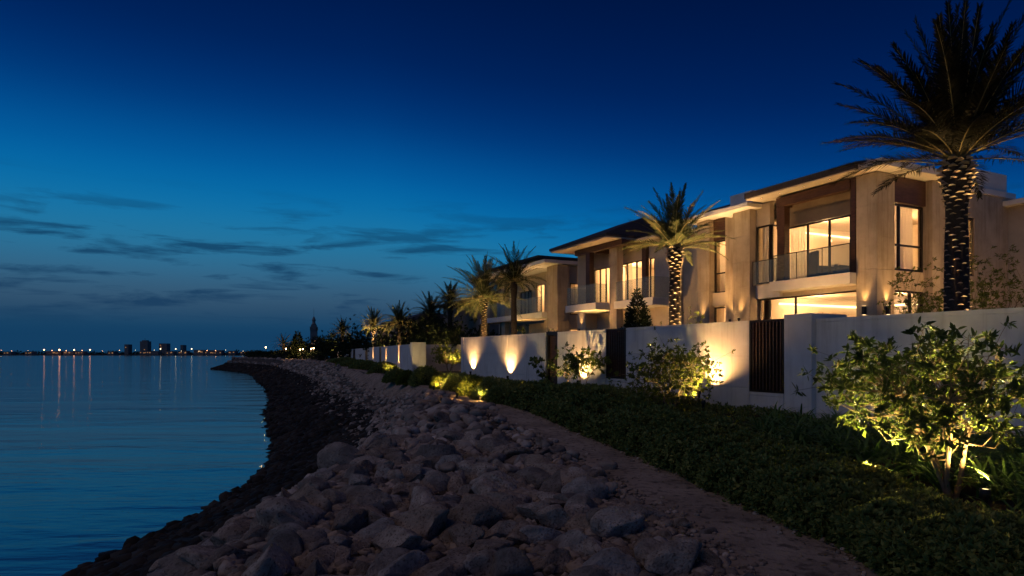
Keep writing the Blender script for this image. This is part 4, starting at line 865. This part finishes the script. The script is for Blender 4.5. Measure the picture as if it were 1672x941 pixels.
palm_up(P4, -80, 60, 'uplight at the slim dark palm', 60, 1.2)
palm_up(P7, -95, 1300, 'uplight at the small bright palm', 70, 1.0); palm_up(P6, -95, 320, 'uplight at the dim palm', 80, 1.6); palm_up(P8, -60, 300, 'uplight at the small dark palm', 80, 1.4)

# small trees in front of the wall
T1 = tree(1552, 7.45, 4.58, 1.08, 3.78, .85, 31, 'nearest small tree, wide leafy crown on three bright lit stems at the right', 6800, .095, .36, 'leafa', stems=4, ncl=150, rs=.034, cl=.15, lean=(-.25, .05), hollow=.15)
T2 = tree(1097, 15.4, 4.42, 1.02, 3.55, .5, 32, 'middle shrub like tree with dense round crown before the fan of light', 8500, .07, .42, 'leafy', stems=5, ncl=110, rs=.03, cl=.2, lean=(0, 0))
T3 = tree(918, 20.0, 4.35, .62, 3.85, .9, 33, 'thin leaning small tree, left of the pale lit pair', 900, .10, .45, 'leafa', stems=1, ncl=22, rs=.022, cl=.25, lean=(.25, 0))
T4 = tree(952, 21.2, 4.35, .78, 3.75, .8, 34, 'pale lit small tree with slender trunk, right of the pair', 1500, .10, .45, 'leafy', stems=2, ncl=28, rs=.022, cl=.24, lean=(.15, 0))
T5 = tree(884, 21.8, 4.25, .42, 3.7, .6, 35, 'sparse dark sapling in front of the timber gate', 380, .11, .5, 'leafa', stems=1, ncl=10, rs=.015, cl=.28)
T6 = tree(733, 38.5, 4.75, .92, 4.05, .8, 36, 'round headed small tree in the wall recess', 3600, .10, .5, 'leafy', stems=3, ncl=60, rs=.04, cl=.22)
X, Y = 5.72, 7.62
uplight(5.08, 6.95, H1(5.08, 6.95) + .26, 5.12, 7.45, 3.5, 15, 'uplight among the strap leaves under the nearest small tree', 84, .9, color=(1, .66, .22), group='uplights under the small trees')
uplight(5.62, 7.85, H1(5.62, 7.85) + .3, 5.35, 7.6, 4.0, 22, 'uplight right of the nearest small tree', 90, .9, color=(1, .70, .24), group='uplights under the small trees')
uplight(5.5, 8.7, H1(5.5, 8.7) + .42, 5.3, 8.0, 4.0, 50, 'uplight behind the nearest small tree', 140, .9, color=(1, .72, .24), group='uplights under the small trees')
uplight(4.3, 7.9, H1(4.3, 7.9) + .30, 4.8, 8.0, 3.6, 14, 'uplight at the hedge left of the nearest small tree', 140, .9, color=(1, .72, .24), group='uplights under the small trees')
uplight(4.3, 14.55, H1(4.3, 14.55) + .4, 4.0, 15.3, 4.0, 12, 'added uplight at the front right of the middle shrub', 100, .9, color=(1, .72, .24), group='uplights under the small trees')  # extra lamp put in to brighten the right side of the shrub
X, Y = WF(-.8, yn(1130)); uplight(X, Y, H1(X, Y) + .4, X - .5, Y - .2, 4.4, 28, 'uplight under the right side of the middle shrub', 100, .9, color=(1, .72, .25), group='uplights under the small trees')
X = (944 - 836) / FX * 20.3; uplight(X, 20.3, H1(X, 20.3) + .35, X + .15, 21.1, 4.0, 7, 'added uplight in front of the pale lit small tree', 90, .9, color=(1, .66, .25), group='uplights under the small trees')  # extra lamp put in so the front leaves come out pale
X = (918 - 836) / FX * 19.4; uplight(X, 19.4, H1(X, 19.4) + .15, X, 20.2, 4.0, 14, 'uplight at the thin leaning small tree', 60, .9, color=(1, .66, .25), group='uplights under the small trees')
X = (738 - 836) / FX * 37.2; uplight(X, 37.2, H1(X, 37.2) + .5, X + .1, 38.4, 4.6, 16, 'uplight at the round headed tree in the recess', 90, .9, color=(1, .66, .25), group='uplights under the small trees')

# hedge: one continuous clipped mass
def lump(x, y, s=1.0, k=0.0): return np.array([mnoise.noise(Vector((a * s, b * s, k))) for a, b in zip(np.ravel(x), np.ravel(y))])
_mc = {}
def mound(x, y, sp=.66):
    x = np.ravel(x); y = np.ravel(y); gx = np.floor(x / sp).astype(int); gy = np.floor(y / sp).astype(int); best = np.full(len(x), 9.)
    for i in (-1, 0, 1):
        for j in (-1, 0, 1):
            cx, cy = gx + i, gy + j; h1 = np.modf(np.abs(np.sin(cx * 12.9898 + cy * 78.233) * 43758.5453))[0]; h2 = np.modf(np.abs(np.sin(cx * 39.346 + cy * 11.135) * 24634.6345))[0]
            best = np.minimum(best, np.hypot(x - (cx + .2 + .6 * h1) * sp, y - (cy + .2 + .6 * h2) * sp) / (.8 + .4 * h1))
    return 1 - np.clip(best / (sp * .72), 0, 1) ** 2
def hedge(name, d0, d1, w0f, w1f, hf, dens, label, seed, leaf=(.05, .45), mat='hedge', cat='hedge', group=None, grow=.04, tpl='diamond', ls=.9):
    """w0f,w1f(d): front and back x; hf(d): height; foliage shell over an added dark core that blocks light"""
    rg = np.random.default_rng(seed)
    # added dark core sheet, keeps light from passing through the leaves
    dd = np.arange(d0, d1, .16); NU = 19; u = np.linspace(0, 1, NU); Wd = w0f(dd)[:, None] + (w1f(dd) - w0f(dd))[:, None] * u[None]; Yd = np.repeat(dd[:, None], NU, 1)
    prof = np.clip(1 - np.abs(2 * u - 1) ** 5, 0, 1) ** .5
    hh = hf(dd)[:, None] * prof[None] * .78 * (.46 + .60 * mound(Wd, Yd).reshape(Wd.shape)); zz = H(Wd, Yd).reshape(Wd.shape) + hh * (1 + .22 * lump(Wd, Yd, ls, seed).reshape(Wd.shape)) - .03
    i = (np.arange(len(dd) - 1)[:, None] * NU + np.arange(NU - 1)[None]).ravel(); mb = MB(); mb.add(np.stack([Wd, Yd, zz], -1).reshape(-1, 3), [np.stack([i, i + 1, i + NU + 1, i + NU], 1)], 1)
    # foliage
    ds = []; y = d0
    area = np.trapz(w1f(dd) - w0f(dd) + 2 * hf(dd), dd)
    n = int(area * dens); yy = d0 * (d1 / d0) ** rg.random(n) if d0 > 1 else rg.uniform(d0, d1, n)
    a, b, h = w0f(yy), w1f(yy), hf(yy); per = (b - a) + 1.3 * h; s = rg.random(n) * per
    front = s < h; back = s > h + (b - a)
    uu = np.where(front, 0.0, np.where(back, 1.0, (s - h) / (b - a))); u2 = np.clip(uu, 0, 1)
    pr = np.clip(1 - np.abs(2 * u2 - 1) ** 5, 0, 1) ** .5
    x = a + (b - a) * u2; z0 = H(x, yy); mo = mound(x, yy); lm = .50 + .66 * mo + .34 * lump(x, yy, ls, seed) + .10 * lump(x, yy, 3.4, seed + 2)
    z = np.where(front, z0 + rg.random(n) * h * .93, np.where(back, z0 + h * rg.uniform(.6, .95, n), z0 + h * lm * (.35 + .65 * pr))) - rg.exponential(.045, n)
    x = x + np.where(front, (rg.normal(0, .05, n) - .16 * (mo - .5) + .10 * lump(yy, z * 3, 1.3, seed + 5)) - .02, rg.normal(0, .04, n)) + np.where(front, .12 * ((z - z0) / h) ** 3, 0)
    nor = np.stack([np.where(front, -1, np.where(back, .8, 0)), rg.normal(0, .25, n), np.where(front, .35, 1.0)], 1)
    k = n // 8; per = 8; x, yy, z, nor = x[:k], yy[:k], z[:k], nrm(nor[:k] + rg.normal(0, .3, (k, 3))); g = 1 + np.maximum(yy - 8, 0) * grow
    ll = np.repeat(leaf[0] * rg.uniform(.7, 1.3, k) * g, per) * rg.uniform(.7, 1.15, k * per); nr = np.repeat(nor, per, 0); x, yy, z = np.repeat(x, per), np.repeat(yy, per), np.repeat(z, per)
    az3 = nrm(rg.normal(size=(k * per, 3))); D = nrm(nr * rg.uniform(.2, 1.1, (k * per, 1)) + az3 * .9)
    Nn_ = nr + rg.normal(0, .25, (k * per, 3)); leaves(mb, np.stack([x, yy, z], 1), D, Nn_, ll, ll * leaf[1], tpl)
    yc = (d0 + d1) / 2; o = mb.build(name, [MT[mat], MT['twig']], loc=(float(w0f(np.array([yc]))[0]), yc, float(base(yc))))
    return tag(o, label, cat, group)
fr0 = lambda d: XP(d) + PWH(d) * 1.02
wx = lambda d: WF.ox - (d - WF.oy) * math.tan(R(TH))
bk = lambda d: np.minimum(fr0(d) + 1.15 + .045 * d, wx(d) - .7)
hedge('hedge', 3.6, 19.6, fr0, bk, lambda d: np.interp(d, [6.5, 10], [.42, .60]) + .03 * np.sin(d * 1.7), 3800, 'long low clipped hedge along the right side of the path', 51, leaf=(.068, .5))
hedge('ground_cover', 9.8, 19.5, lambda d: bk(d) - .1, lambda d: wx(d) - .04, lambda d: np.interp(d, [12.5, 14], [.10, .26]) + .03 * np.sin(d * 2.7), 1500, 'low leafy ground cover between the hedge and the wall', 53, leaf=(.06, .4), cat='ground cover')['kind'] = 'stuff'
hedge('ground_cover', 19.6, 31, lambda d: fr0(d) + 1.1, lambda d: wx(d) - .04, lambda d: .22 + .05 * np.sin(d * 1.9), 900, 'low dark ground cover in front of the two pools of light', 54, leaf=(.07, .4), cat='ground cover')['kind'] = 'stuff'
rg = np.random.default_rng(41); n = 520; d = 4.6 * (22 / 4.6) ** rg.random(n); x = XP(d) + PWH(d) * (1 - np.abs(rg.normal(0, .35, n))); ok = x > XP(d) - PWH(d); x, d = x[ok], d[ok]; n = len(x); mb = MB()
ll = rg.uniform(.03, .06, n); leaves(mb, np.stack([x, d, H(x, d) + .035], 1), rg.normal(size=(n, 3)) * (1, 1, .12), np.array([0, 0, 1.]) + rg.normal(0, .25, (n, 3)), ll, ll * .5)
MT['litter'] = leafmat('dry_leaf', (.12, .08, .04), (.26, .19, .10), .1, .8); tag(mb.build('fallen_leaves', MT['litter']), 'dry fallen leaves scattered along the hedge side of the path', 'leaves', kind='stuff')
# rounded bushes further along
def bush(px, d, r, h, seed, label, mat='hedge', n=5200, X=None, group='rounded bushes along the far path'):
    rg = np.random.default_rng(seed); X = (px - 836) / FX * d if X is None else X; zb = H1(X, d) - .03; mb = MB()
    v, F = ico(3); nv = np.array([mnoise.noise(Vector(a * 1.6) + Vector((seed, 0, 0))) for a in v]); V = v * (1 + .22 * nv)[:, None] * (r * .86, r * .86, h * .86); V[:, 2] = np.maximum(V[:, 2], 0)
    mb.add(V + (X, d, zb), [F], 1); u = nrm(rg.normal(size=(n, 3))); u[:, 2] = np.abs(u[:, 2]); nu = np.array([mnoise.noise(Vector(a * 1.6) + Vector((seed, 0, 0))) for a in u]); P = u * (1 + .22 * nu + rg.normal(0, .05, n))[:, None] * (r, r, h) + (X, d, zb)  # added dark core inside the leaf shell, as in the hedge
    s = .055 * (1 + max(d - 8, 0) * .03); ll = s * rg.uniform(.6, 1.4, n); leaves(mb, P, nrm(u + rg.normal(0, .7, (n, 3))), rg.normal(size=(n, 3)), ll, ll * .5)
    return tag(mb.build('bush', [MT[mat], MT['twig']], loc=(X, d, zb)), label, 'bush', group)
bl = [(772, 22.5, .52, .66, 'leafy', 'yellow green bush glowing beside the path, right of a pair'), (718, 25.0, .36, .5, 'leafy', 'small bright yellow green bush between two dark ones'), (741, 24.4, .42, .55, 'hedge', 'small dark bush between the two glowing ones'), (694, 27.0, .62, .66, 'hedge', 'dark rounded bush at the wall recess'),
      (666, 28.6, .42, .5, 'leafy', 'dim yellowish bush at the end pillar'), (648, 31, .6, .5, 'hedge', 'dark bush below the right narrow beam'), (628, 39.5, .9, .6, 'hedge', 'dark bush below the left narrow beam'),
      (600, 50, 1.3, .6, 'hedge', 'wide dark bush before the single beam'), (580, 60, 1.5, .6, 'hedge', 'dark bush left of the single beam'), (803, 21.3, .62, .6, 'hedge', 'dark bush where the hedge meets the glowing bushes'), (828, 20.3, .6, .55, 'hedge', 'dark bush at the far end of the clipped hedge'), (560, 75, 1.8, .7, 'hedge', 'dark bush farthest along the path')]
for i, (px, d, r, h, mt, lab) in enumerate(bl): bush(px, d, r, h, 60 + i, lab, mt)
def low_up(px, d, e, lab, h=.5, ang=120):
    X = (px - 836) / FX * d; uplight(X, d, H1(X, d) + .08, X + .4, d + .7, H1(X, d) + .7, e, lab, ang, .8, color=(1, .68, .22), group='low lamps between the bushes')
low_up(746, 21.3, 34, 'low lamp in front of the glowing bush'); low_up(708, 24.1, 30, 'low lamp beside the small bright bush'); low_up(783, 20.7, 14, 'low lamp in front of the recess'); low_up(631, 38.0, 50, 'low lamp between the far dark bushes'); low_up(917, 17.2, 2, 'low lamp at the hedge front under the thin tree')
# path bollard lamps giving bars of light across the path
for px, d in ((772, 20.6), (742, 22.4), (716, 24.6)):
    X = float(XP(d) + PWH(d) - .08); z = H1(X, d); rt = root('path_lamp', X, d, z, 0, {765: '', 772: 'nearest', 742: 'middle', 716: 'farthest'}[px] + ' short black path lamp shining low across the sandy path', 'path lamp', 'short path lamps')
    mb = MB(); mb.lathe(X, d, [(.03, z - .05), (.03, z + .20), (.055, z + .21), (.055, z + .24), (.001, z + .25)], 10); mb.build('post', MT['black'], rt, True)
    mb = MB(); mb.lathe(X, d, [(.001, z + .200), (.045, z + .201), (.045, z + .208), (.001, z + .209)], 10); mb.build('lens', MT['lens'], rt)
    spot((X - .07, d, z + .22), (X - 1.0, d - .1, z), 90, 90, .5)

# strap leaved clumps
def clump(X, Y, n, L0, seed, label, group='strap leaved clumps under the wall'):
    rg = np.random.default_rng(seed); zb = H1(X, Y); mb = MB()
    for i in range(n):
        az = rg.uniform(0, 6.283); el = R(rg.uniform(48, 86)); Ln = L0 * rg.uniform(.7, 1.2); k = 8; t = np.linspace(0, 1, k); e = el - R(rg.uniform(50, 120)) * t ** 1.8
        dd = np.stack([np.cos(e) * math.cos(az), np.cos(e) * math.sin(az), np.sin(e)], 1); p = np.array([X + rg.normal(0, .05), Y + rg.normal(0, .05), zb]) + np.concatenate([[[0, 0, 0]], np.cumsum(dd[1:], 0) * Ln / (k - 1)])
        w = .019 * np.array([.7, .95, 1, 1, .95, .8, .5, .05]) * rg.uniform(.8, 1.3); S = np.array([-math.sin(az), math.cos(az), 0]); nn = np.cross(dd, S)
        V = np.stack([p - S * w[:, None] + nn * (w * .35)[:, None] * -1, p, p + S * w[:, None] - nn * (w * .35)[:, None]], 1).reshape(-1, 3); j = np.arange(k - 1) * 3
        mb.add(V, [np.concatenate([np.stack([j, j + 1, j + 4, j + 3], 1), np.stack([j + 1, j + 2, j + 5, j + 4], 1)])])
    return tag(mb.build('strap_leaf_clump', MT['strap'], smooth=True, loc=(X, Y, zb)), label, 'clump', group)
rg = np.random.default_rng(77); k = 0
for Y in np.arange(5.6, 14.6, .46):
    x0 = float(bk(np.array([Y]))[0]) + .1; x1 = float(wx(Y)) + .1
    x = x0 + rg.uniform(0, .3)
    while x < x1 - .25 and x / Y < .86:
        yy = Y + rg.uniform(-.15, .15)
        if (x / Y > .385) and not (.60 < x / yy < .74 and yy < 7.7): clump(x, yy, 34, (.66 if x / Y > .5 else .56), 200 + k, 'arching clump of green strap leaves in the bed between hedge and wall'); k += 1
        x += rg.uniform(.42, .62)

# planting behind the wall
tree(1041, 27.6, 6.35, .75, 5.0, .3, 90, 'dark pointed conifer in front of the second house', 6500, .10, .35, 'dark', 'conifer', 'conifer', None, 1, 'diamond', 90, flat=1.0, cl=.2, rs=.06, zb=2.8) if False else None
def cone_tree(px, d, ztop, r, seed, label, n=9000, ls=.10, group=None):
    rg = np.random.default_rng(seed); X = (px - 836) / FX * d; zb = H1(X, d) - .05; rt = root('conifer', X, d, zb, 0, label, 'conifer', group); Ht = ztop - zb
    mb = MB(); mb.tube([(X, d, zb), (X, d, zb + Ht * .5), (X, d, ztop - .1)], [r * .1, r * .06, .01], 8); mb.build('trunk', MT['bark'], rt, True)
    t = 1 - np.sqrt(rg.random(n)); az = rg.uniform(0, 6.283, n); lob = 1 + .22 * np.sin(az * 5 + t * 23) + .12 * np.sin(az * 9 - t * 31); rr = r * (1 - t) ** .75 * lob * rg.uniform(.55, 1.05, n)
    z = zb + .25 + t * (Ht - .2) + rg.normal(0, .06, n); P = np.stack([X + rr * np.cos(az), d + rr * np.sin(az), z], 1); D = np.stack([np.cos(az), np.sin(az), np.full(n, .7)], 1) + rg.normal(0, .35, (n, 3))
    mb = MB(); ll = ls * rg.uniform(.6, 1.3, n); leaves(mb, P, D, rg.normal(size=(n, 3)), ll, ll * .45); mb.build('crown', MT['dark'], rt)
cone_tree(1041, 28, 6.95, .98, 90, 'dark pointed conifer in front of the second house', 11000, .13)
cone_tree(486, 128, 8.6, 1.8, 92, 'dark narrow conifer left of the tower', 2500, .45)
def shrub(px, d, ztop, cr, seed, lab, n=1800, mat='leafa', ls=.1, ncl=60, st=5, **k): 
    return tree(px, d, ztop, cr, (ztop + 2.9) / 2 + .4, .5, seed, lab, n, ls, .32, mat, 'shrub', 'tall_shrub', 'tall shrubs behind the garden wall', st, 'diamond', ncl, rs=.02, cl=.16, hollow=.1, **k)
shrub(1500, 18.5, 6.9, 1.15, 101, 'loose tall shrub left of the near palm trunk', 2300, 'leafy'); shrub(1530, 17.5, 5.9, .7, 103, 'low bright shrub touching the left of the near palm trunk', 1500, 'leafy')
shrub(1625, 18.0, 7.6, 1.5, 102, 'tall airy shrub right of the near palm trunk', 3400, 'leafy'); shrub(1680, 17.0, 6.9, 1.3, 104, 'airy shrub at the right edge behind the wall', 2200, 'leafy'); shrub(1600, 16.6, 5.7, .8, 105, 'low shrub right beside the near palm trunk', 1500, 'leafy')
shrub(1488, 20.0, 5.9, .6, 106, 'small shrub under the side window', 800, 'leafa')
shrub(1150 - 22, 27.5, 6.6, .8, 107, 'sparse shrub right of the palm between the nearest houses', 500, 'leafy', ls=.12, ncl=24); shrub(1072, 28.5, 5.9, .6, 108, 'sparse shrub left of the palm between the nearest houses', 500, 'leafy', ncl=20)
shrub(905, 41, 5.95, .9, 109, 'dark shrub at the pier of the third house', 900, 'leafa', ls=.16); shrub(860, 42, 5.9, 1.2, 110, 'dim shrub below the balcony of the third house', 900, 'leafy', ls=.16)
shrub(1265, 21.5, 5.6, .45, 111, 'potted looking sprig above the wall at the ground floor window', 160, 'leafa', ls=.16, ncl=14); shrub(1340, 20.5, 5.6, .35, 112, 'small sprig at the right of the ground floor window', 120, 'leafa', ls=.16, ncl=12)
for (px, d, e, lab) in ((1512, 17.0, 30, 'uplight in the bed left of the near palm'), (1612, 16.6, 40, 'uplight in the bed right of the near palm'), (1668, 15.8, 24, 'uplight in the bed at the right edge'), (868, 41.5, 30, 'uplight in the bed of the third house'), (815, 43, 60, 'uplight in the bed left of the slim palm'), (775, 45, 80, 'uplight in the bed behind the far end of the long wall')):
    X = (px - 836) / FX * d; uplight(X, d, H1(X, d) + .1, X + .15, d + .6, H1(X, d) + 3, e, lab, 100, .8, color=(1, .66, .2), group='uplights in the beds behind the wall')
# dark tree mass beyond the third house
rg = np.random.default_rng(88)
mass = [(752, 50, 7.6, 2.0), (765, 47, 6.4, 1.6), (722, 52, 7.3, 2.3), (690, 56, 7.6, 2.6), (668, 62, 6.6, 2.0), (640, 70, 6.8, 2.6), (580, 95, 6.9, 2.6), (640, 78, 6.6, 2.2), (570, 108, 7.4, 3.2), (540, 168, 9.2, 4.4), (530, 172, 9.2, 4.2), (550, 150, 9.4, 4.6), (503, 150, 7.2, 3.4), (668, 66, 8.3, 2.4), (705, 60, 8.6, 2.3), (596, 96, 8.8, 3.6), (494, 160, 7.0, 3.0), (478, 170, 6.8, 2.8), (800, 52, 6.4, 2.0), (830, 54, 6.2, 1.8)]
where = ['behind the broad palm', 'at the foot of the broad palm', 'below the shorter dark palm', 'left of the shorter dark palm', 'right of the dim palm', 'left of the dim palm', 'behind the small dark palm', 'right of the bright lit palm', 'left of the small dark palm', 'two crowns left of the small dark palm', 'right of the tower', 'behind the small dark palm, tallest of its group', 'at the foot of the tower', 'between the dim palm and the dark palms', 'reaching up to the dark bushy palm', 'behind the bright lit palm', 'left of the tower, over the orange lamps', 'leftmost of the row, by the tiny palm', 'behind the slim dark palm', 'left of the third house']
for i, ((px, d, zt, r), wl) in enumerate(zip(mass, where)):
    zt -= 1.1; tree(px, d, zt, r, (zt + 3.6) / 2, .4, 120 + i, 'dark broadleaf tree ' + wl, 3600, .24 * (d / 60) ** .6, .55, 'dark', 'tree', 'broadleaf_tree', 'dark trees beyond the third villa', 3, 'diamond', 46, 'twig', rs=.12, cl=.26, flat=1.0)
for (px, d, e, lab) in ((760, 45.5, 60, 'garden uplight under the trees by the broad palm'), (722, 48, 24, 'garden uplight behind the recessed wall'), (698, 50, 30, 'garden uplight left of the recess'), (668, 56, 40, 'garden uplight under the dim palm'), (622, 66, 60, 'garden uplight right of the bright palm'), (572, 104, 90, 'garden uplight left of the bright palm'), (545, 145, 120, 'garden uplight among the far trees')):
    X = (px - 836) / FX * d; uplight(X, d, H1(X, d) + 1.2, X + .2, d + 1.5, H1(X, d) + 4, e, lab, 110, .8, color=(1, .58, .2), group='garden uplights under the dark trees', r=.08)
# dark hedge running out to the point
def far_hedge(a, b, h, w, label, seed):
    rg = np.random.default_rng(seed); (x0, y0), (x1, y1) = a, b; Ln = math.hypot(x1 - x0, y1 - y0); n = int(Ln * 90); t = rg.random(n); z0 = 3.0; u = rg.uniform(-1, 1, n); hh = h * (1 + .2 * np.sin(t * Ln * .9 + seed) + .1 * np.sin(t * Ln * 2.7))
    P = np.stack([x0 + (x1 - x0) * t + u * w * .5, y0 + (y1 - y0) * t + rg.uniform(-.5, .5, n) * w, z0 + hh * rg.random(n) ** .5], 1); mb = MB(); ll = rg.uniform(.25, .5, n)
    leaves(mb, P, rg.normal(size=(n, 3)), rg.normal(size=(n, 3)), ll, ll * .6)
    f = Frame(x0, y0, math.degrees(math.atan2(-(x1 - x0), (y1 - y0)))); m2 = MB(f); m2.box(-w * .35, w * .35, 0, Ln, z0 - .2, z0 + h * .72); mb.add(m2.V[0], [m2.F[0][0]], 1)  # added dark core box behind the leaves, as in the near hedge
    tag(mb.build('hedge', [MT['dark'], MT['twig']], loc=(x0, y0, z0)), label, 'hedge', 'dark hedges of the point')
far_hedge((-33, 112), (-44, 132), 1.3, 1.6, 'dark hedge after the last white wall', 3); far_hedge((-45, 134), (-60, 158), 1.5, 2, 'dark hedge halfway to the point', 4); far_hedge((-61, 160), (-76, 186), 1.6, 2.2, 'dark hedge at the tip of the point', 5)

# ------------------------------------------------------------------ street lamps at the far end
def lamp(px, d, zl, e, label, size=.28, mat='bulb'):
    X = (px - 836) / FX * d; z = H1(X, d) if d < 400 else 3; rt = root('street_lamp', X, d, z, 0, label, 'street lamp', 'glowing lamps at the far end of the path')
    mb = MB(); mb.tube([(X, d, z), (X, d, zl)], [.08, .05], 6); mb.build('post', MT['black'], rt); mb = MB(); mb.lathe(X, d, [(.02, zl), (size * .7, zl + size * .3), (size, zl + size), (size * .7, zl + size * 1.7), (.02, zl + size * 2)], 10); mb.build('lamp_head', MT[mat], rt, True); point((X, d - .6, zl + .1), e, (1, .55, .22), .2)
lamp(434, 190, 5.9, 300, 'pale lamp standing alone past the leftmost palm', .2)
lamp(467, 146, 5.2, 180, 'left lamp of the cluster by the tiny palm', .14); lamp(473, 148, 5.3, 180, 'right lamp of the cluster by the tiny palm', .14); lamp(490, 125, 4.9, 200, 'first orange lamp under the conifer', .12); lamp(494.5, 126, 5.0, 200, 'second orange lamp under the conifer', .12)
lamp(508, 118, 5.0, 220, 'left orange lamp at the foot of the tower', .12); lamp(512, 117, 5.1, 220, 'right orange lamp at the foot of the tower', .12)
# ------------------------------------------------------------------ tower
TX, TY = (512.5 - 836) / FX * 520, 520
rt = root('tower', TX, TY, 3, 12, 'slim stepped tower with lantern top and spire on the skyline', 'tower'); f = Frame(TX, TY, 12)
MT['far'] = surf('far_masonry', (.16, .15, .15), (.22, .20, .19), .2, .9)
mb = MB(f); mb.box(-2.6, 2.6, -2.6, 2.6, 0, 23); mb.box(-2.9, 2.9, -2.9, 2.9, 23.02, 23.8); mb.box(-2.1, 2.1, -2.1, 2.1, 23.82, 27.5); 
for s in (-1, 1):
    for q in (-1, 1): mb.box(s * 2.55 - .3, s * 2.55 + .3, q * 2.55 - .3, q * 2.55 + .3, 23.83, 26)
mb.build('shaft', MT['far'], rt)
mb = MB(f); mb.lathe(TX, TY, [(1.8, 27.5), (1.9, 28.2), (1.3, 28.5), (1.2, 30.5), (1.6, 31), (1.5, 31.5), (.9, 33), (.4, 34), (.12, 34.5), (.1, 39), (.02, 41)], 12); mb.build('lantern', MT['far'], rt, True)
for z in (8, 9.8, 11.6, 14):
    for q in (-1.1, .9):
        if (z + q) % 2 < 1.6: mb = MB(f); mb.box(q - .35, q + .35, -2.66, -2.61, z, z + 1.0); mb.build('window', MT['farwin'], rt)
# ------------------------------------------------------------------ far shore
xs = np.linspace(-2600, 500, 140); rg = np.random.default_rng(6)
yy0 = 1690 + 60 * np.sin(xs / 260) ; mb = MB(); P = []
for k_, (dy, dz) in enumerate(((-10, -1), (0, 1.6), (40, 3), (1500, 4), (6000, 5))): P += [(x, y + dy, dz) for x, y in zip(xs, yy0)]
n = len(xs); i = (np.arange(4)[:, None] * n + np.arange(n - 1)[None]).ravel(); mb.add(P, [np.stack([i, i + 1, i + n + 1, i + n], 1)])
MT['farland'] = surf('far_land', (.03, .032, .03), (.05, .05, .045), .02, .95); tag(mb.build('far_shore', MT['farland'], smooth=True), kind='structure')
# wood along the far shore
mb = MB(); n = 9000; x = rg.uniform(-2500, 450, n); y = 1690 + 60 * np.sin(x / 260) + rg.uniform(15, 60, n); hh = 5.5 + 3 * np.sin(x / 37) * np.sin(x / 11 + 1) + 2 * np.sin(x / 5.3); z = 3 + np.maximum(hh, 2) * rg.random(n)
ll = rg.uniform(3, 6, n); leaves(mb, np.stack([x, y, z], 1), rg.normal(size=(n, 3)), rg.normal(size=(n, 3)) * (1, .3, 1), ll, ll * .8); tag(mb.build('shore_wood', MT['dark']), 'low dark tree line along the far shore', 'trees', kind='stuff')
def fx(px, d=1700): return (px - 836) / FX * d
def shore_building(px0, px1, ytop, d, label, wins=4, steps=0):
    x0, x1 = fx(px0, d), fx(px1, d); zt = 4.2 + (578 - ytop) / FX * d; rt = root('shore_building', (x0 + x1) / 2, d, 3, 0, label, 'building', 'buildings on the far shore')
    mb = MB(); mb.box(x0, x1, d, d + 18, 2, zt)
    if steps: mb.box(x0 + (x1 - x0) * .2, x0 + (x1 - x0) * .8, d + 2, d + 14, zt + .01, zt + 3); mb.tube([((x0 + x1) / 2, d + 6, zt + 3), ((x0 + x1) / 2, d + 6, zt + 9)], .4, 5)
    mb.build('building_wall', MT['far'], rt)
    for k_ in range(wins):
        a = rg.uniform(x0 + 1, x1 - 4); z = rg.uniform(5, max(6, zt - 4)); mb = MB(); mb.box(a, a + 2.6, d - .3, d - .05, z, z + 1.6); mb.build('window', MT['farwin'], rt)
shore_building(203, 209.5, 562.5, 1750, 'small square tower block left of the tallest one', 1); shore_building(228.5, 241, 557.5, 1750, 'tallest block on the far shore with a mast', 3, 1); shore_building(259.5, 272.5, 561, 1750, 'wide block right of the tallest one', 2, 0); shore_building(294.5, 299, 563.5, 1750, 'thin low tower at the right of the wide block', 1)
for k_, (a, b, t_) in enumerate(((75, 99, 573.5), (103, 120, 574), (122, 136, 573.8), (228, 258, 573.4), (270, 283, 573.5), (290, 305, 573), (316, 333, 571.5), (334, 362, 572), (40, 52, 574), (5, 18, 574.5), (175, 186, 574), (372, 384, 573), (392, 404, 574))):
    shore_building(a, b, t_, 1660, ['long low', 'low'][k_ % 2] + ' waterfront building on the far shore, %s' % ['below the first orange lamp', 'between the second and third orange lamps', 'right of the third orange lamp', 'under the tallest block', 'right of the wide block', 'under the thin low tower', 'at the pale lights', 'right of the pale lights', 'left of the first orange lamp', 'at the left edge', 'left of the small square block', 'toward the point', 'nearest the point'][k_], 6 if b - a > 14 else 3)
def shore_lamp(px, y, mat, label, s=1.5):
    d = 1640; X = fx(px, d); z = 4.2 + (578 - y) / FX * d; rt = root('shore_lamp', X, d, 2, 0, label, 'lamp', 'lamps along the far shore'); mb = MB(); mb.tube([(X, d, 1), (X, d, z - s)], .25, 5); mb.build('post', MT['far'], rt)
    v, F = ico(2); mb = MB(); mb.add(v * s + (X, d, z), [F]); mb.build('lamp_head', MT[mat], rt, True)
for px, nm in ((72, 'first'), (97, 'second and brightest'), (121, 'third'), (147, 'fourth')): shore_lamp(px, 571.5, 'sodium', nm + ' of the four bright orange shore lamps', 1.9 if px == 97 else 1.5)
for px, nm in ((262, 'left'), (287, 'middle'), (313, 'right')): shore_lamp(px, 570, 'cool', nm + ' one of three pale shore lamps past the tallest block', 1.35)
n = 0
for px in (2, 19, 46, 85, 108, 134, 167, 195, 221, 252, 296, 325, 338, 352, 368, 397, 420):
    shore_lamp(px, 572.5 + rg.uniform(-.8, 1.2), 'sodium' if px < 200 or rg.random() < .3 else 'cool', 'small dim lamp point on the far shore', rg.uniform(.35, .75)); n += 1
